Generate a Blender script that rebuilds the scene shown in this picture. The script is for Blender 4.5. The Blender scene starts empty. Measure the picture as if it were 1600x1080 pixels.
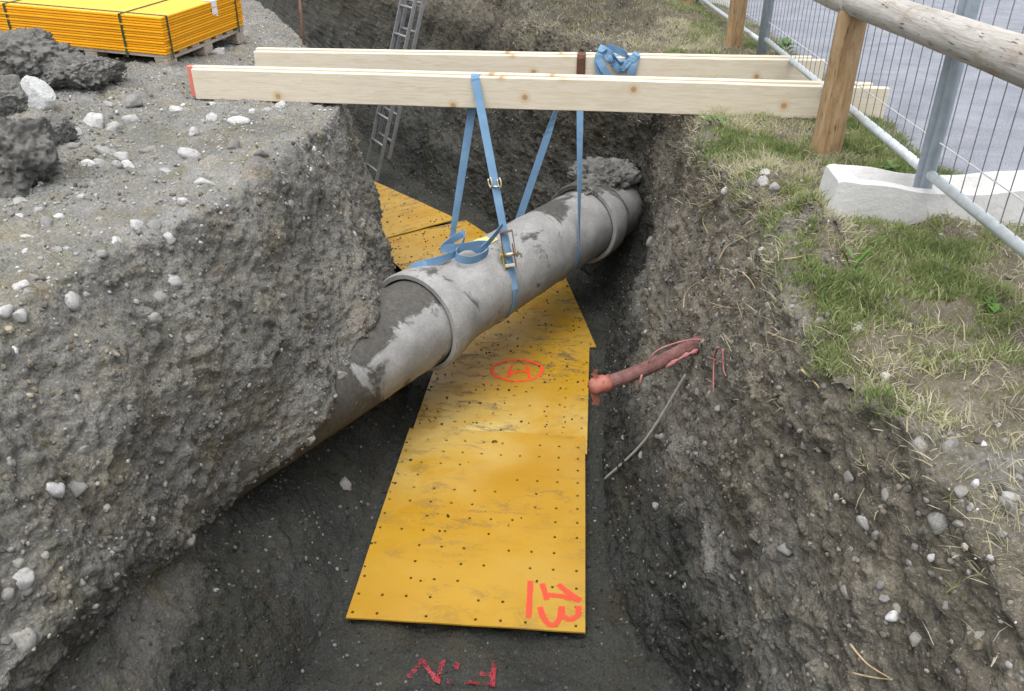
import bpy, bmesh, math, random
import numpy as np
from mathutils import Vector, Matrix

# ------------------------------------------------------------------ camera, world, sun
scene = bpy.context.scene
COL = scene.collection
R = math.radians
CAM_H = 1.05
PITCH, YAW, LENS = R(28.95), R(5.48), 28.125
cam_d = bpy.data.cameras.new("camera"); cam_d.lens = LENS; cam_d.sensor_width = 36
cam_d.clip_start = 0.02; cam_d.clip_end = 3000
cam = bpy.data.objects.new("camera", cam_d); COL.objects.link(cam)
cam.location = (0, 0, CAM_H); cam.rotation_euler = (R(90) - PITCH, 0, YAW)
scene.camera = cam

world = bpy.data.worlds.new("World"); scene.world = world; world.use_nodes = True
wn = world.node_tree.nodes; wl = world.node_tree.links; wn.clear()
sky = wn.new("ShaderNodeTexSky"); sky.sky_type = 'NISHITA'; sky.sun_disc = False
SUN_EL, SUN_AZ = R(76), R(190)
sky.sun_elevation = SUN_EL; sky.sun_rotation = SUN_AZ
sky.dust_density = 4.0; sky.air_density = 1.0; sky.ozone_density = 1.0
hsv = wn.new("ShaderNodeHueSaturation"); hsv.inputs["Saturation"].default_value = 0.34
bg = wn.new("ShaderNodeBackground"); bg.inputs["Strength"].default_value = 0.14
wo = wn.new("ShaderNodeOutputWorld")
wl.new(sky.outputs[0], hsv.inputs["Color"]); wl.new(hsv.outputs[0], bg.inputs["Color"]); wl.new(bg.outputs[0], wo.inputs["Surface"])
sun_d = bpy.data.lights.new("sun", 'SUN'); sun_d.energy = 0.9; sun_d.angle = R(80); sun_d.color = (1, .985, .965)
sun = bpy.data.objects.new("sun", sun_d); COL.objects.link(sun)
sun.rotation_euler = (R(90) - SUN_EL, 0, R(180) - SUN_AZ + R(0))
scene.view_settings.view_transform = 'Standard'; scene.view_settings.look = 'None'
scene.view_settings.gamma = 1.0; scene.view_settings.exposure = 1.15
scene.view_settings.use_curve_mapping = False
scene.cycles.max_bounces = 5; scene.cycles.diffuse_bounces = 4; scene.cycles.glossy_bounces = 2; scene.cycles.transparent_max_bounces = 12

# ------------------------------------------------------------------ camera geometry helpers (photo pixels are 1600x1080)
FPX = 1250.0
FW = np.array([-math.sin(YAW) * math.cos(PITCH), math.cos(YAW) * math.cos(PITCH), -math.sin(PITCH)])
RT = np.array([math.cos(YAW), math.sin(YAW), 0.0]); UPV = np.cross(RT, FW); CPOS = np.array([0, 0, CAM_H])
def ray(x, y): return FW * FPX + RT * (x - 800) + UPV * (540 - y)
def on_z(x, y, z): d = ray(x, y); return CPOS + d * ((z - CAM_H) / d[2])
def on_y(x, y, Y): d = ray(x, y); return CPOS + d * (Y / d[1])
def on_x(x, y, X): d = ray(x, y); return CPOS + d * (X / d[0])
def project(P):
    v = P - CPOS; z = v @ FW
    z = np.where(z < .05, np.nan, z)
    return 800 + FPX * (v @ RT) / z, 540 - FPX * (v @ UPV) / z, z

# ------------------------------------------------------------------ noise
rng = np.random.default_rng(7); random.seed(7)
_perm = np.concatenate([rng.permutation(256)] * 3).astype(np.int64)
_g = rng.normal(size=(256, 3)); _g /= np.linalg.norm(_g, axis=1)[:, None]
def perlin(P):
    P = np.asarray(P, float); i = np.floor(P).astype(np.int64); f = P - i; i &= 255
    u = f * f * f * (f * (f * 6 - 15) + 10); out = 0
    for dx in (0, 1):
        wx = u[..., 0] if dx else 1 - u[..., 0]
        for dy in (0, 1):
            wy = u[..., 1] if dy else 1 - u[..., 1]
            for dz in (0, 1):
                wz = u[..., 2] if dz else 1 - u[..., 2]
                h = _perm[_perm[_perm[i[..., 0] + dx] + i[..., 1] + dy] + i[..., 2] + dz]
                g = _g[h]
                out = out + wx * wy * wz * (g[..., 0] * (f[..., 0] - dx) + g[..., 1] * (f[..., 1] - dy) + g[..., 2] * (f[..., 2] - dz))
    return out * 1.5
def fbm(P, freq, octs, gain=.5, off=0.0):
    s = 0; a = 1
    for k in range(octs):
        s = s + a * perlin(P * freq + off + 17.3 * k); a *= gain; freq *= 2.03
    return s
def sstep(a, b, x): t = np.clip((x - a) / (b - a), 0, 1); return t * t * (3 - 2 * t)

# ------------------------------------------------------------------ object helpers
def tag(o, label=None, cat=None, group=None, kind=None):
    if label: o["label"] = label
    if cat: o["category"] = cat
    if group: o["group"] = group
    if kind: o["kind"] = kind
    return o
def empty(name, loc, rot=(0, 0, 0)):
    o = bpy.data.objects.new(name, None); o.empty_display_size = .1; COL.objects.link(o)
    o.location = loc; o.rotation_euler = rot; return o
def mesh_obj(name, verts, faces, mat, parent=None, smooth=False, uvs=None):
    me = bpy.data.meshes.new(name); me.from_pydata([tuple(v) for v in verts], [], faces); me.update()
    if smooth: me.polygons.foreach_set("use_smooth", [True] * len(me.polygons))
    if uvs is not None:
        l = me.uv_layers.new(name="UVMap")
        idx = np.empty(len(me.loops), np.int32); me.loops.foreach_get("vertex_index", idx)
        l.data.foreach_set("uv", np.asarray(uvs, np.float32)[idx].ravel())
    o = bpy.data.objects.new(name, me); COL.objects.link(o)
    if mat: me.materials.append(mat)
    if parent: o.parent = parent
    return o
def np_mesh(name, V, F, mat, parent=None, smooth=True, attrs=None):
    """V (n,3), F (m,3|4) numpy -> object."""
    me = bpy.data.meshes.new(name); n, m, k = len(V), len(F), F.shape[1]
    me.vertices.add(n); me.vertices.foreach_set("co", np.ascontiguousarray(V, np.float32).ravel())
    me.loops.add(m * k); me.loops.foreach_set("vertex_index", np.ascontiguousarray(F, np.int32).ravel())
    me.polygons.add(m); me.polygons.foreach_set("loop_start", np.arange(0, m * k, k, dtype=np.int32))
    me.polygons.foreach_set("use_smooth", np.full(m, smooth))
    me.update(calc_edges=True)
    for nm, a in (attrs or {}).items():
        if a.ndim == 1:
            at = me.attributes.new(nm, 'FLOAT', 'POINT'); at.data.foreach_set("value", np.ascontiguousarray(a, np.float32))
        else:
            at = me.attributes.new(nm, 'FLOAT_COLOR', 'POINT')
            at.data.foreach_set("color", np.ascontiguousarray(np.c_[a, np.ones(len(a))], np.float32).ravel())
    me.validate()
    o = bpy.data.objects.new(name, me); COL.objects.link(o)
    if mat: me.materials.append(mat)
    if parent: o.parent = parent
    return o
class MB:
    def __init__(s): s.v = []; s.f = []; s.uv = []
    def add(s, vs, fs, uv=None):
        b = len(s.v); s.v += [tuple(map(float, v)) for v in vs]; s.f += [tuple(b + i for i in f) for f in fs]
        s.uv += list(uv) if uv is not None else [(0, 0)] * len(vs); return s
    def box(s, lo, hi, M=None, bev=0.0):
        bm = bmesh.new(); bmesh.ops.create_cube(bm, size=1)
        for v in bm.verts:
            v.co = Vector([lo[i] + (v.co[i] + .5) * (hi[i] - lo[i]) for i in range(3)])
        if bev: bmesh.ops.bevel(bm, geom=bm.edges[:], offset=bev, segments=2, affect='EDGES', profile=.7)
        if M: bmesh.ops.transform(bm, matrix=M, verts=bm.verts)
        bm.verts.index_update()
        s.add([v.co for v in bm.verts], [[v.index for v in f.verts] for f in bm.faces]); bm.free(); return s
    def tube(s, pts, r, n=10, cap=True):
        pts = [Vector(p) for p in pts]; rs = r if hasattr(r, '__len__') else [r] * len(pts); V = []; F = []
        prev = None
        for i, p in enumerate(pts):
            t = (pts[min(i + 1, len(pts) - 1)] - pts[max(i - 1, 0)]).normalized()
            if prev is None:
                a = t.cross(Vector((0, 0, 1)));
                if a.length < .1: a = t.cross(Vector((1, 0, 0)))
            else: a = prev - t * prev.dot(t)
            a.normalize(); prev = a; b = t.cross(a)
            for k in range(n):
                th = 2 * math.pi * k / n; V.append(p + (a * math.cos(th) + b * math.sin(th)) * rs[i])
        for i in range(len(pts) - 1):
            for k in range(n):
                k2 = (k + 1) % n; F.append((i * n + k, i * n + k2, (i + 1) * n + k2, (i + 1) * n + k))
        if cap:
            F.append(tuple(range(n - 1, -1, -1))); e = (len(pts) - 1) * n; F.append(tuple(range(e, e + n)))
        return s.add(V, F)
    def ribbon(s, pts, wv, w, th=.003):
        """flat webbing along pts; wv = width direction(s)."""
        pts = [Vector(p) for p in pts]; V = []; F = []; n = len(pts)
        ws = wv if isinstance(wv, list) else [wv] * n
        for i, p in enumerate(pts):
            t = (pts[min(i + 1, n - 1)] - pts[max(i - 1, 0)]).normalized()
            a = Vector(ws[i]); a = (a - t * a.dot(t)).normalized(); nn = t.cross(a).normalized()
            for (x, y) in ((-1, -1), (1, -1), (1, 1), (-1, 1)): V.append(p + a * (x * w / 2) + nn * (y * th / 2))
        for i in range(n - 1):
            for k in range(4):
                k2 = (k + 1) % 4; F.append((i * 4 + k, i * 4 + k2, i * 4 + 4 + k2, i * 4 + 4 + k))
        F.append((3, 2, 1, 0)); e = (n - 1) * 4; F.append((e, e + 1, e + 2, e + 3))
        return s.add(V, F)
    def build(s, name, mat, parent=None, smooth=False, uv=False):
        return mesh_obj(name, s.v, s.f, mat, parent, smooth, s.uv if uv else None)
def smooth_path(pts, n):
    P = np.array(pts, float); t = np.arange(len(P)); tt = np.linspace(0, len(P) - 1, n); out = []
    for x in tt:
        i = min(int(x), len(P) - 2); u = x - i
        p0, p1, p2, p3 = P[max(i - 1, 0)], P[i], P[i + 1], P[min(i + 2, len(P) - 1)]
        out.append(.5 * (2 * p1 + (p2 - p0) * u + (2 * p0 - 5 * p1 + 4 * p2 - p3) * u * u + (3 * p1 - p0 - 3 * p2 + p3) * u ** 3))
    return out
def autosmooth(o, ang=40):
    me = o.data
    me.polygons.foreach_set("use_smooth", [True] * len(me.polygons))
    bm = bmesh.new(); bm.from_mesh(me)
    for e in bm.edges:
        if len(e.link_faces) == 2 and e.calc_face_angle(0) > R(ang): e.smooth = False
    bm.to_mesh(me); bm.free(); return o

# ------------------------------------------------------------------ materials
class NT:
    def __init__(s, name):
        s.m = bpy.data.materials.new(name); s.m.use_nodes = True; s.t = s.m.node_tree; s.n = s.t.nodes; s.n.clear()
        s.out = s.n.new("ShaderNodeOutputMaterial"); s.b = s.n.new("ShaderNodeBsdfPrincipled")
        s.t.links.new(s.b.outputs[0], s.out.inputs[0]); s.co = s.n.new("ShaderNodeTexCoord")
    def link(s, a, b): s.t.links.new(a, b)
    def val(s, sock, v):
        if isinstance(v, bpy.types.NodeSocket): s.link(v, sock)
        else: sock.default_value = v
    def noise(s, scale, detail=6, rough=.55, vec=None, dist=0):
        n = s.n.new("ShaderNodeTexNoise"); n.inputs["Scale"].default_value = scale; n.inputs["Detail"].default_value = detail
        n.inputs["Roughness"].default_value = rough; n.inputs["Distortion"].default_value = dist
        s.link(vec or s.co.outputs["Object"], n.inputs["Vector"]); return n.outputs["Fac"]
    def voro(s, scale, vec=None, feature='F1', rand=1.0):
        n = s.n.new("ShaderNodeTexVoronoi"); n.feature = feature; n.inputs["Scale"].default_value = scale
        n.inputs["Randomness"].default_value = rand
        s.link(vec or s.co.outputs["Object"], n.inputs["Vector"]); return n
    def ramp(s, fac, stops, interp='LINEAR'):
        r = s.n.new("ShaderNodeValToRGB"); r.color_ramp.interpolation = interp; e = r.color_ramp.elements
        while len(e) < len(stops): e.new(.5)
        for k, (p, c) in enumerate(stops):
            e[k].position = p
            e[k].color = (c, c, c, 1) if isinstance(c, (int, float)) else (*c, 1)
        s.link(fac, r.inputs[0]); return r.outputs[0]
    def mix(s, fac, a, b, mode='MIX'):
        m = s.n.new("ShaderNodeMix"); m.data_type = 'RGBA'; m.blend_type = mode
        for j, v in ((0, fac), (6, a), (7, b)):
            sock = m.inputs[j]
            if isinstance(v, bpy.types.NodeSocket): s.link(v, sock)
            elif isinstance(v, (int, float)): sock.default_value = v if j == 0 else (v, v, v, 1)
            else: sock.default_value = (*v, 1)
        return m.outputs[2]
    def math(s, op, a, b=0.0, c=None, clamp=False):
        m = s.n.new("ShaderNodeMath"); m.operation = op; m.use_clamp = clamp
        s.val(m.inputs[0], a); s.val(m.inputs[1], b)
        if c is not None: s.val(m.inputs[2], c)
        return m.outputs[0]
    def mapping(s, scale=(1, 1, 1), rot=(0, 0, 0), loc=(0, 0, 0), src="Object"):
        m = s.n.new("ShaderNodeMapping"); m.inputs["Scale"].default_value = scale; m.inputs["Rotation"].default_value = rot
        m.inputs["Location"].default_value = loc
        s.link(s.co.outputs[src], m.inputs[0]); return m.outputs[0]
    def attr(s, name, out="Fac"):
        a = s.n.new("ShaderNodeAttribute"); a.attribute_name = name; return a.outputs[out]
    def objrand(s):
        return s.n.new("ShaderNodeObjectInfo").outputs["Random"]
    def bump(s, h, strength=.4, dist=.01):
        b = s.n.new("ShaderNodeBump"); b.inputs["Strength"].default_value = strength; b.inputs["Distance"].default_value = dist
        s.link(h, b.inputs["Height"]); s.link(b.outputs[0], s.b.inputs["Normal"]); return b
    def set(s, color=None, rough=None, metal=None, spec=None):
        if color is not None:
            if isinstance(color, bpy.types.NodeSocket): s.link(color, s.b.inputs["Base Color"])
            else: s.b.inputs["Base Color"].default_value = (*color, 1)
        if rough is not None: s.val(s.b.inputs["Roughness"], rough)
        if metal is not None: s.val(s.b.inputs["Metallic"], metal)
        if spec is not None: s.val(s.b.inputs["Specular IOR Level"], spec)
        return s.m

def mat_soil():
    t = NT("soil")
    base = t.ramp(t.noise(2.6, 5, .66), [(.3, (.122, .119, .107)), (.52, (.172, .167, .149)), (.72, (.228, .220, .197))])
    dry = t.ramp(t.noise(5, 5, .68), [(.3, (.155, .153, .146)), (.5, (.225, .223, .214)), (.7, (.315, .313, .303))])
    brown = t.ramp(t.noise(7, 5, .68), [(.3, (.092, .079, .060)), (.55, (.158, .138, .104)), (.75, (.245, .217, .166))])
    fine = t.noise(90, 4, .75)
    c = t.mix(t.attr("dry"), base, dry)
    c = t.mix(t.ramp(t.noise(3.1, 5, .7, t.mapping(loc=(7, 3, 1))), [(.5, 0.0), (.68, .75)]), c, t.mix(1.0, c, (1.10, 1.0, .76), 'MULTIPLY'))
    c = t.mix(t.ramp(t.noise(5.3, 5, .7, t.mapping(loc=(1, 9, 4))), [(.56, 0.0), (.70, .6)]), c, t.mix(1.0, c, (1.12, .88, .70), 'MULTIPLY'))
    c = t.mix(t.attr("brown"), c, brown)
    c = t.mix(1.0, c, t.ramp(fine, [(.25, .55), (.5, 1.0), (.78, 1.5)]), 'MULTIPLY')
    # embedded grit and small pebbles
    for sc, thr, amt in ((62, .26, .6), (170, .3, .7)):
        v = t.voro(sc)
        sep = t.n.new("ShaderNodeSeparateColor"); t.link(v.outputs["Color"], sep.inputs[0])
        sel = t.math('GREATER_THAN', sep.outputs[0], .76 if sc < 90 else .72)
        m = t.math('MULTIPLY', t.ramp(v.outputs["Distance"], [(thr * .75, 1.0), (thr * 1.25, 0.0)]), sel)
        m = t.math('MULTIPLY', m, amt)
        pc = t.ramp(sep.outputs[1], [(0, (.13, .128, .12)), (.5, (.25, .245, .228)), (.85, (.36, .35, .325)), (1, (.46, .44, .40))])
        c = t.mix(m, c, pc)
    green = t.ramp(t.noise(16, 4, .7), [(.5, 0.0), (.7, 1.0)])
    c = t.mix(t.math('MULTIPLY', green, t.attr("moss")), c, (.125, .125, .058))
    c = t.mix(t.attr("wet"), c, t.mix(1.0, c, (.26, .276, .282), 'MULTIPLY'))
    t.set(c, 1.0, spec=.03)
    h = t.math('ADD', t.math('MULTIPLY', t.noise(48, 4, .8), 1.0), t.math('MULTIPLY', t.voro(70).outputs["Distance"], -.55))
    t.bump(t.math('ADD', h, t.math('MULTIPLY', fine, .6)), .65, .018)
    return t.m
def mat_stone():
    t = NT("stone")
    r = t.objrand()
    a = t.ramp(t.attr("tone"), [(0, (.11, .108, .10)), (.35, (.21, .205, .193)), (.7, (.36, .355, .34)), (1, (.54, .535, .52))])
    c = t.mix(1.0, a, t.ramp(t.noise(60, 6, .6), [(.3, .7), (.7, 1.2)]), 'MULTIPLY')
    c = t.mix(t.ramp(t.noise(14, 5, .6), [(.52, 0.0), (.68, .75)]), c, (.10, .096, .086))
    t.set(c, .8, spec=.3); t.bump(t.noise(90, 5, .6), .25, .004); return t.m
def mat_stone_obj():
    t = NT("river_stone")
    a = t.ramp(t.objrand(), [(0, (.18, .175, .165)), (.3, (.30, .295, .28)), (.7, (.45, .445, .43)), (1, (.60, .595, .58))])
    c = t.mix(1.0, a, t.ramp(t.noise(7, 6, .6), [(.3, .75), (.7, 1.15)]), 'MULTIPLY')
    c = t.mix(t.ramp(t.noise(2.2, 6, .7), [(.52, 0.0), (.66, .75)]), c, (.17, .165, .15))
    t.set(c, .8, spec=.3); t.bump(t.noise(14, 6, .65), .3, .05); return t.m
def mat_crumb():
    t = NT("soil_crumbs")
    c = t.ramp(t.attr("tone"), [(0, (.085, .082, .074)), (.45, (.150, .144, .130)), (.75, (.215, .206, .186)), (1, (.34, .33, .305))])
    c = t.mix(t.ramp(t.noise(4, 3, .6), [(.45, 0.0), (.65, .8)]), c, t.mix(1.0, c, (1.12, .98, .74), 'MULTIPLY'))
    c = t.mix(t.attr("wet"), c, t.mix(1.0, c, (.30, .315, .32), 'MULTIPLY'))
    t.set(c, 1.0, spec=.03); return t.m
def mat_clod(nm="clod_soil"):
    t = NT(nm)
    c = t.ramp(t.noise(9, 5, .7), [(.3, (.115, .113, .104)), (.5, (.18, .177, .162)), (.72, (.28, .275, .255))])
    v = t.voro(60); sep = t.n.new("ShaderNodeSeparateColor"); t.link(v.outputs["Color"], sep.inputs[0])
    m = t.math('MULTIPLY', t.ramp(v.outputs["Distance"], [(.2, 1.0), (.3, 0.0)]), t.math('GREATER_THAN', sep.outputs[0], .8))
    c = t.mix(m, c, (.30, .29, .27))
    t.set(c, 1.0, spec=.03); t.bump(t.noise(50, 5, .8), .9, .02); return t.m
def mat_concrete_pipe(name, dirt_lo, dirt_hi, seed):  # noqa
    t = NT(name)
    mp = t.mapping(loc=(seed, seed * 2, 0))
    c = t.ramp(t.noise(6, 8, .6, mp), [(.3, (.245, .245, .235)), (.55, (.325, .325, .315)), (.75, (.40, .397, .382))])
    c = t.mix(1.0, c, t.ramp(t.noise(70, 6, .7, mp), [(.3, .78), (.7, 1.12)]), 'MULTIPLY')
    st = t.noise(3.2, 8, .68, t.mapping(scale=(1, 1, .8), loc=(seed, 1, 0)), .6)
    g = t.attr("dirt")
    d = t.math('ADD', st, t.math('MULTIPLY', g, .5))
    dm = t.ramp(d, [(dirt_lo, 0.0), (dirt_hi, 1.0)])
    dirt = t.ramp(t.noise(40, 7, .7, mp), [(.3, (.055, .053, .048)), (.7, (.115, .110, .099))])
    c = t.mix(dm, c, dirt)
    t.set(c, .85, spec=.25)
    t.bump(t.math('ADD', t.noise(60, 7, .7, mp), t.math('MULTIPLY', dm, .5)), .35, .008)
    return t.m
def mat_sheet():
    t = NT("yellow_plastic")
    uv = t.co.outputs["UV"]
    mp = t.n.new("ShaderNodeMapping"); t.link(uv, mp.inputs[0])
    wv = t.n.new("ShaderNodeVectorMath"); wv.operation = 'ADD'; t.link(uv, wv.inputs[0])
    cmb = t.n.new("ShaderNodeCombineXYZ"); t.link(t.math('MULTIPLY', t.objrand(), 37.0), cmb.inputs[0]); t.link(cmb.outputs[0], wv.inputs[1])
    vec = wv.outputs[0]
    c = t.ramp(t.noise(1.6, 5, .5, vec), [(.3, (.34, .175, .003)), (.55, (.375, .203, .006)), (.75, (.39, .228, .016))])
    # pale veil: thin dust plus sky reflection painted into the colour
    dust_sheen = t.math('MULTIPLY', t.ramp(t.noise(2.1, 4, .5, vec, .8), [(.36, .12), (.62, 1.0)]), t.attr("dust_sheen"), clamp=True)
    c = t.mix(dust_sheen, c, (.50, .385, .14))
    # dirt smears and specks
    st = t.n.new("ShaderNodeMapping"); st.inputs["Scale"].default_value = (1.0, 2.4, 1); t.link(vec, st.inputs[0])
    sm = t.noise(5.5, 9, .78, st.outputs[0], .5)
    grain = t.noise(120, 3, .6, vec)
    dm = t.math('MULTIPLY', t.ramp(sm, [(.515, 0.0), (.57, 1.0)]), t.ramp(grain, [(.40, 0.15), (.56, 1.0)]))
    amt = t.math('MULTIPLY', t.attr("dirt"), t.ramp(t.noise(2.3, 3, .5, vec), [(.42, .08), (.60, 1.0)]))
    dm = t.math('MULTIPLY', dm, amt, clamp=True)
    sp = t.voro(26, vec); sps = t.n.new("ShaderNodeSeparateColor"); t.link(sp.outputs["Color"], sps.inputs[0])
    spm = t.math('MULTIPLY', t.ramp(sp.outputs["Distance"], [(.10, 1.0), (.16, 0.0)]), t.math('GREATER_THAN', sps.outputs[0], .86))
    dm = t.math('MAXIMUM', dm, t.math('MULTIPLY', spm, amt), clamp=True)
    c = t.mix(dm, c, (.055, .05, .042))
    t.set(c, t.math('ADD', t.math('MULTIPLY', dm, .45), t.ramp(t.noise(3, 4, .5, vec), [(.35, .26), (.65, .44)])), spec=.4)
    t.bump(t.math('ADD', t.noise(7, 3, .5, vec), t.math('MULTIPLY', dm, .2)), .25, .02)
    # drilled holes: two staggered grids of round holes, see-through
    masks = []; GR = .105
    sc = t.n.new("ShaderNodeVectorMath"); sc.operation = 'MULTIPLY_ADD'; t.link(uv, sc.inputs[0])
    sc.inputs[1].default_value = (1 / GR, 1 / GR, 0); sc.inputs[2].default_value = (.3, .2, 0)
    fr = t.n.new("ShaderNodeVectorMath"); fr.operation = 'FRACTION'; t.link(sc.outputs[0], fr.inputs[0])
    fl = t.n.new("ShaderNodeVectorMath"); fl.operation = 'FLOOR'; t.link(sc.outputs[0], fl.inputs[0])
    wnz = t.n.new("ShaderNodeTexWhiteNoise"); t.link(fl.outputs[0], wnz.inputs["Vector"])
    sb = t.n.new("ShaderNodeVectorMath"); sb.operation = 'SUBTRACT'; t.link(fr.outputs[0], sb.inputs[0]); sb.inputs[1].default_value = (.5, .5, 0)
    ln = t.n.new("ShaderNodeVectorMath"); ln.operation = 'LENGTH'; t.link(sb.outputs[0], ln.inputs[0])
    masks.append(t.math('MULTIPLY', t.math('LESS_THAN', ln.outputs["Value"], .0068 / GR), t.math('GREATER_THAN', wnz.outputs[0], .34)))
    dd = t.n.new("ShaderNodeVectorMath"); dd.operation = 'DISTANCE'; t.link(uv, dd.inputs[0]); dd.inputs[1].default_value = (.5, 1.30, 0)
    masks.append(t.math('LESS_THAN', dd.outputs["Value"], .017))
    hole = t.math('MAXIMUM', masks[0], masks[1])
    tr = t.n.new("ShaderNodeBsdfTransparent"); mx = t.n.new("ShaderNodeMixShader")
    t.link(hole, mx.inputs[0]); t.link(t.b.outputs[0], mx.inputs[1]); t.link(tr.outputs[0], mx.inputs[2]); t.link(mx.outputs[0], t.out.inputs[0])
    return t.m
def mat_plain_yellow():
    t = NT("stacked_yellow_plastic")
    c = t.ramp(t.noise(4, 4, .5), [(.3, (.86, .39, .004)), (.7, (.90, .45, .012))])
    t.set(c, .42, spec=.45); t.bump(t.noise(25, 3, .5), .08, .01); return t.m
def mat_spray(col, solid=.40):
    t = NT("spray_paint"); uv = t.co.outputs["UV"]
    sx = t.n.new("ShaderNodeSeparateXYZ"); t.link(uv, sx.inputs[0])
    e = t.math('ABSOLUTE', t.math('SUBTRACT', sx.outputs[1], .5))
    fall = t.ramp(e, [(.22, 1.0), (.5, 0.0)])
    g = t.noise(160, 3, .7); g2 = t.noise(22, 5, .6)
    a = t.math('ADD', fall, t.math('MULTIPLY', t.math('SUBTRACT', g, .5), 1.2))
    a = t.math('ADD', a, t.math('MULTIPLY', t.math('SUBTRACT', g2, .5), .9))
    a = t.ramp(a, [(solid, 0.0), (solid + .35, 1.0)])
    t.set(col, .6)
    tr = t.n.new("ShaderNodeBsdfTransparent"); mx = t.n.new("ShaderNodeMixShader")
    t.link(a, mx.inputs[0]); t.link(tr.outputs[0], mx.inputs[1]); t.link(t.b.outputs[0], mx.inputs[2]); t.link(mx.outputs[0], t.out.inputs[0])
    return t.m
def mat_timber():
    t = NT("sawn_spruce")
    mp = t.mapping(scale=(.9, 9, 9))
    rings = t.noise(5, 6, .6, mp, 1.2)
    c = t.ramp(rings, [(.25, (.54, .455, .33)), (.45, (.60, .53, .405)), (.6, (.64, .58, .46)), (.8, (.56, .48, .355))])
    mp2 = t.mapping(scale=(1.8, 0.0, 1.8), loc=(1.3, 0, .4))
    sx_ = t.n.new("ShaderNodeSeparateXYZ"); t.link(mp2, sx_.inputs[0]); cx_ = t.n.new("ShaderNodeCombineXYZ"); t.link(sx_.outputs[0], cx_.inputs[0]); t.link(sx_.outputs[2], cx_.inputs[1])
    v = t.voro(1.5, cx_.outputs[0]); v.voronoi_dimensions = '2D'; sep = t.n.new("ShaderNodeSeparateColor"); t.link(v.outputs["Color"], sep.inputs[0])
    k = t.math('MULTIPLY', t.ramp(v.outputs["Distance"], [(.03, 1.0), (.05, 0.0)]), t.math('GREATER_THAN', sep.outputs[0], .45))
    c = t.mix(k, c, (.20, .11, .05))
    halo = t.math('MULTIPLY', t.ramp(v.outputs["Distance"], [(.04, .6), (.12, 0.0)]), t.math('GREATER_THAN', sep.outputs[0], .45))
    c = t.mix(halo, c, (.50, .34, .17))
    stain = t.ramp(t.noise(3, 6, .65), [(.55, 0.0), (.75, .35)])
    c = t.mix(stain, c, (.50, .44, .33))
    red = t.math('MULTIPLY', t.attr("painted"), .85)
    c = t.mix(red, c, (.62, .13, .10))
    t.set(c, .7, spec=.3); t.bump(t.noise(12, 6, .6, t.mapping(scale=(1, 14, 14))), .25, .006); return t.m
def mat_log(name, cols, sc):
    t = NT(name)
    mp = t.mapping(scale=sc)
    c = t.ramp(t.noise(4, 8, .65, mp, .8), [(.28, cols[0]), (.5, cols[1]), (.72, cols[2])])
    blotch = t.ramp(t.noise(5, 6, .6), [(.55, 0.0), (.72, .65)])
    c = t.mix(blotch, c, cols[3])
    cr = t.ramp(t.noise(11, 4, .5, mp, .3), [(.30, .85), (.37, 0.0)])
    c = t.mix(cr, c, tuple(x * .25 for x in cols[0]))
    t.set(c, .85, spec=.2); t.bump(t.math('SUBTRACT', t.noise(9, 8, .7, mp), t.math('MULTIPLY', cr, .4)), .6, .012); return t.m
def mat_simple(name, col, rough=.6, metal=0, var=.18, scale=30, bump=.15, spec=.4):
    t = NT(name)
    c = t.mix(1.0, col, t.ramp(t.noise(scale, 6, .6), [(.3, 1 - var), (.7, 1 + var)]), 'MULTIPLY')
    t.set(c, rough, metal, spec)
    if bump: t.bump(t.noise(scale * 3, 5, .6), bump, .004)
    return t.m
def mat_web():
    t = NT("blue_webbing")
    c = t.ramp(t.noise(9, 6, .6), [(.3, (.13, .24, .37)), (.6, (.17, .30, .45)), (.8, (.26, .38, .50))])
    t.set(c, .75, spec=.25)
    w = t.n.new("ShaderNodeTexWave"); w.inputs["Scale"].default_value = 180; t.link(t.co.outputs["Object"], w.inputs[0])
    t.bump(w.outputs["Fac"], .25, .002); return t.m
def mat_asphalt():
    t = NT("asphalt")
    c = t.ramp(t.noise(3.5, 8, .6), [(.3, (.155, .166, .19)), (.55, (.215, .228, .258)), (.75, (.265, .278, .308))])
    c = t.mix(1.0, c, t.ramp(t.noise(110, 4, .8), [(.28, .5), (.5, 1.0), (.74, 1.6)]), 'MULTIPLY')
    dust = t.ramp(t.noise(1.8, 8, .7), [(.52, 0.0), (.75, .55)])
    c = t.mix(dust, c, (.27, .265, .255))
    v = t.voro(120); c = t.mix(t.ramp(v.outputs["Distance"], [(.05, .35), (.3, 0.0)]), c, (.36, .36, .37))
    t.set(c, .9, spec=.2); t.bump(t.math('ADD', t.noise(120, 4, .7), t.math('MULTIPLY', t.noise(8, 6, .6), 1.5)), .6, .008); return t.m
def mat_grass():
    t = NT("grass_blades")
    c = t.ramp(t.attr("tone"), [(0, (.15, .215, .07)), (.35, (.29, .335, .125)), (.6, (.41, .415, .215)), (.78, (.52, .475, .31)), (1, (.66, .61, .47))])
    t.set(c, .6, spec=.25)
    tl = t.n.new("ShaderNodeBsdfTranslucent"); t.link(c, tl.inputs[0])
    mx = t.n.new("ShaderNodeMixShader"); mx.inputs[0].default_value = .42
    t.link(t.b.outputs[0], mx.inputs[1]); t.link(tl.outputs[0], mx.inputs[2]); t.link(mx.outputs[0], t.out.inputs[0])
    return t.m
def mat_white_concrete():
    t = NT("pale_concrete")
    c = t.ramp(t.noise(5, 8, .6), [(.3, (.53, .52, .50)), (.55, (.62, .61, .59)), (.75, (.68, .67, .65))])
    c = t.mix(t.ramp(t.noise(9, 7, .7), [(.56, 0.0), (.74, .45)]), c, (.32, .31, .28))
    c = t.mix(t.ramp(t.noise(26, 6, .75), [(.62, 0.0), (.72, .5)]), c, (.24, .23, .21))
    t.set(c, .92, spec=.12); t.bump(t.noise(45, 7, .75), .6, .01); return t.m

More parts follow.
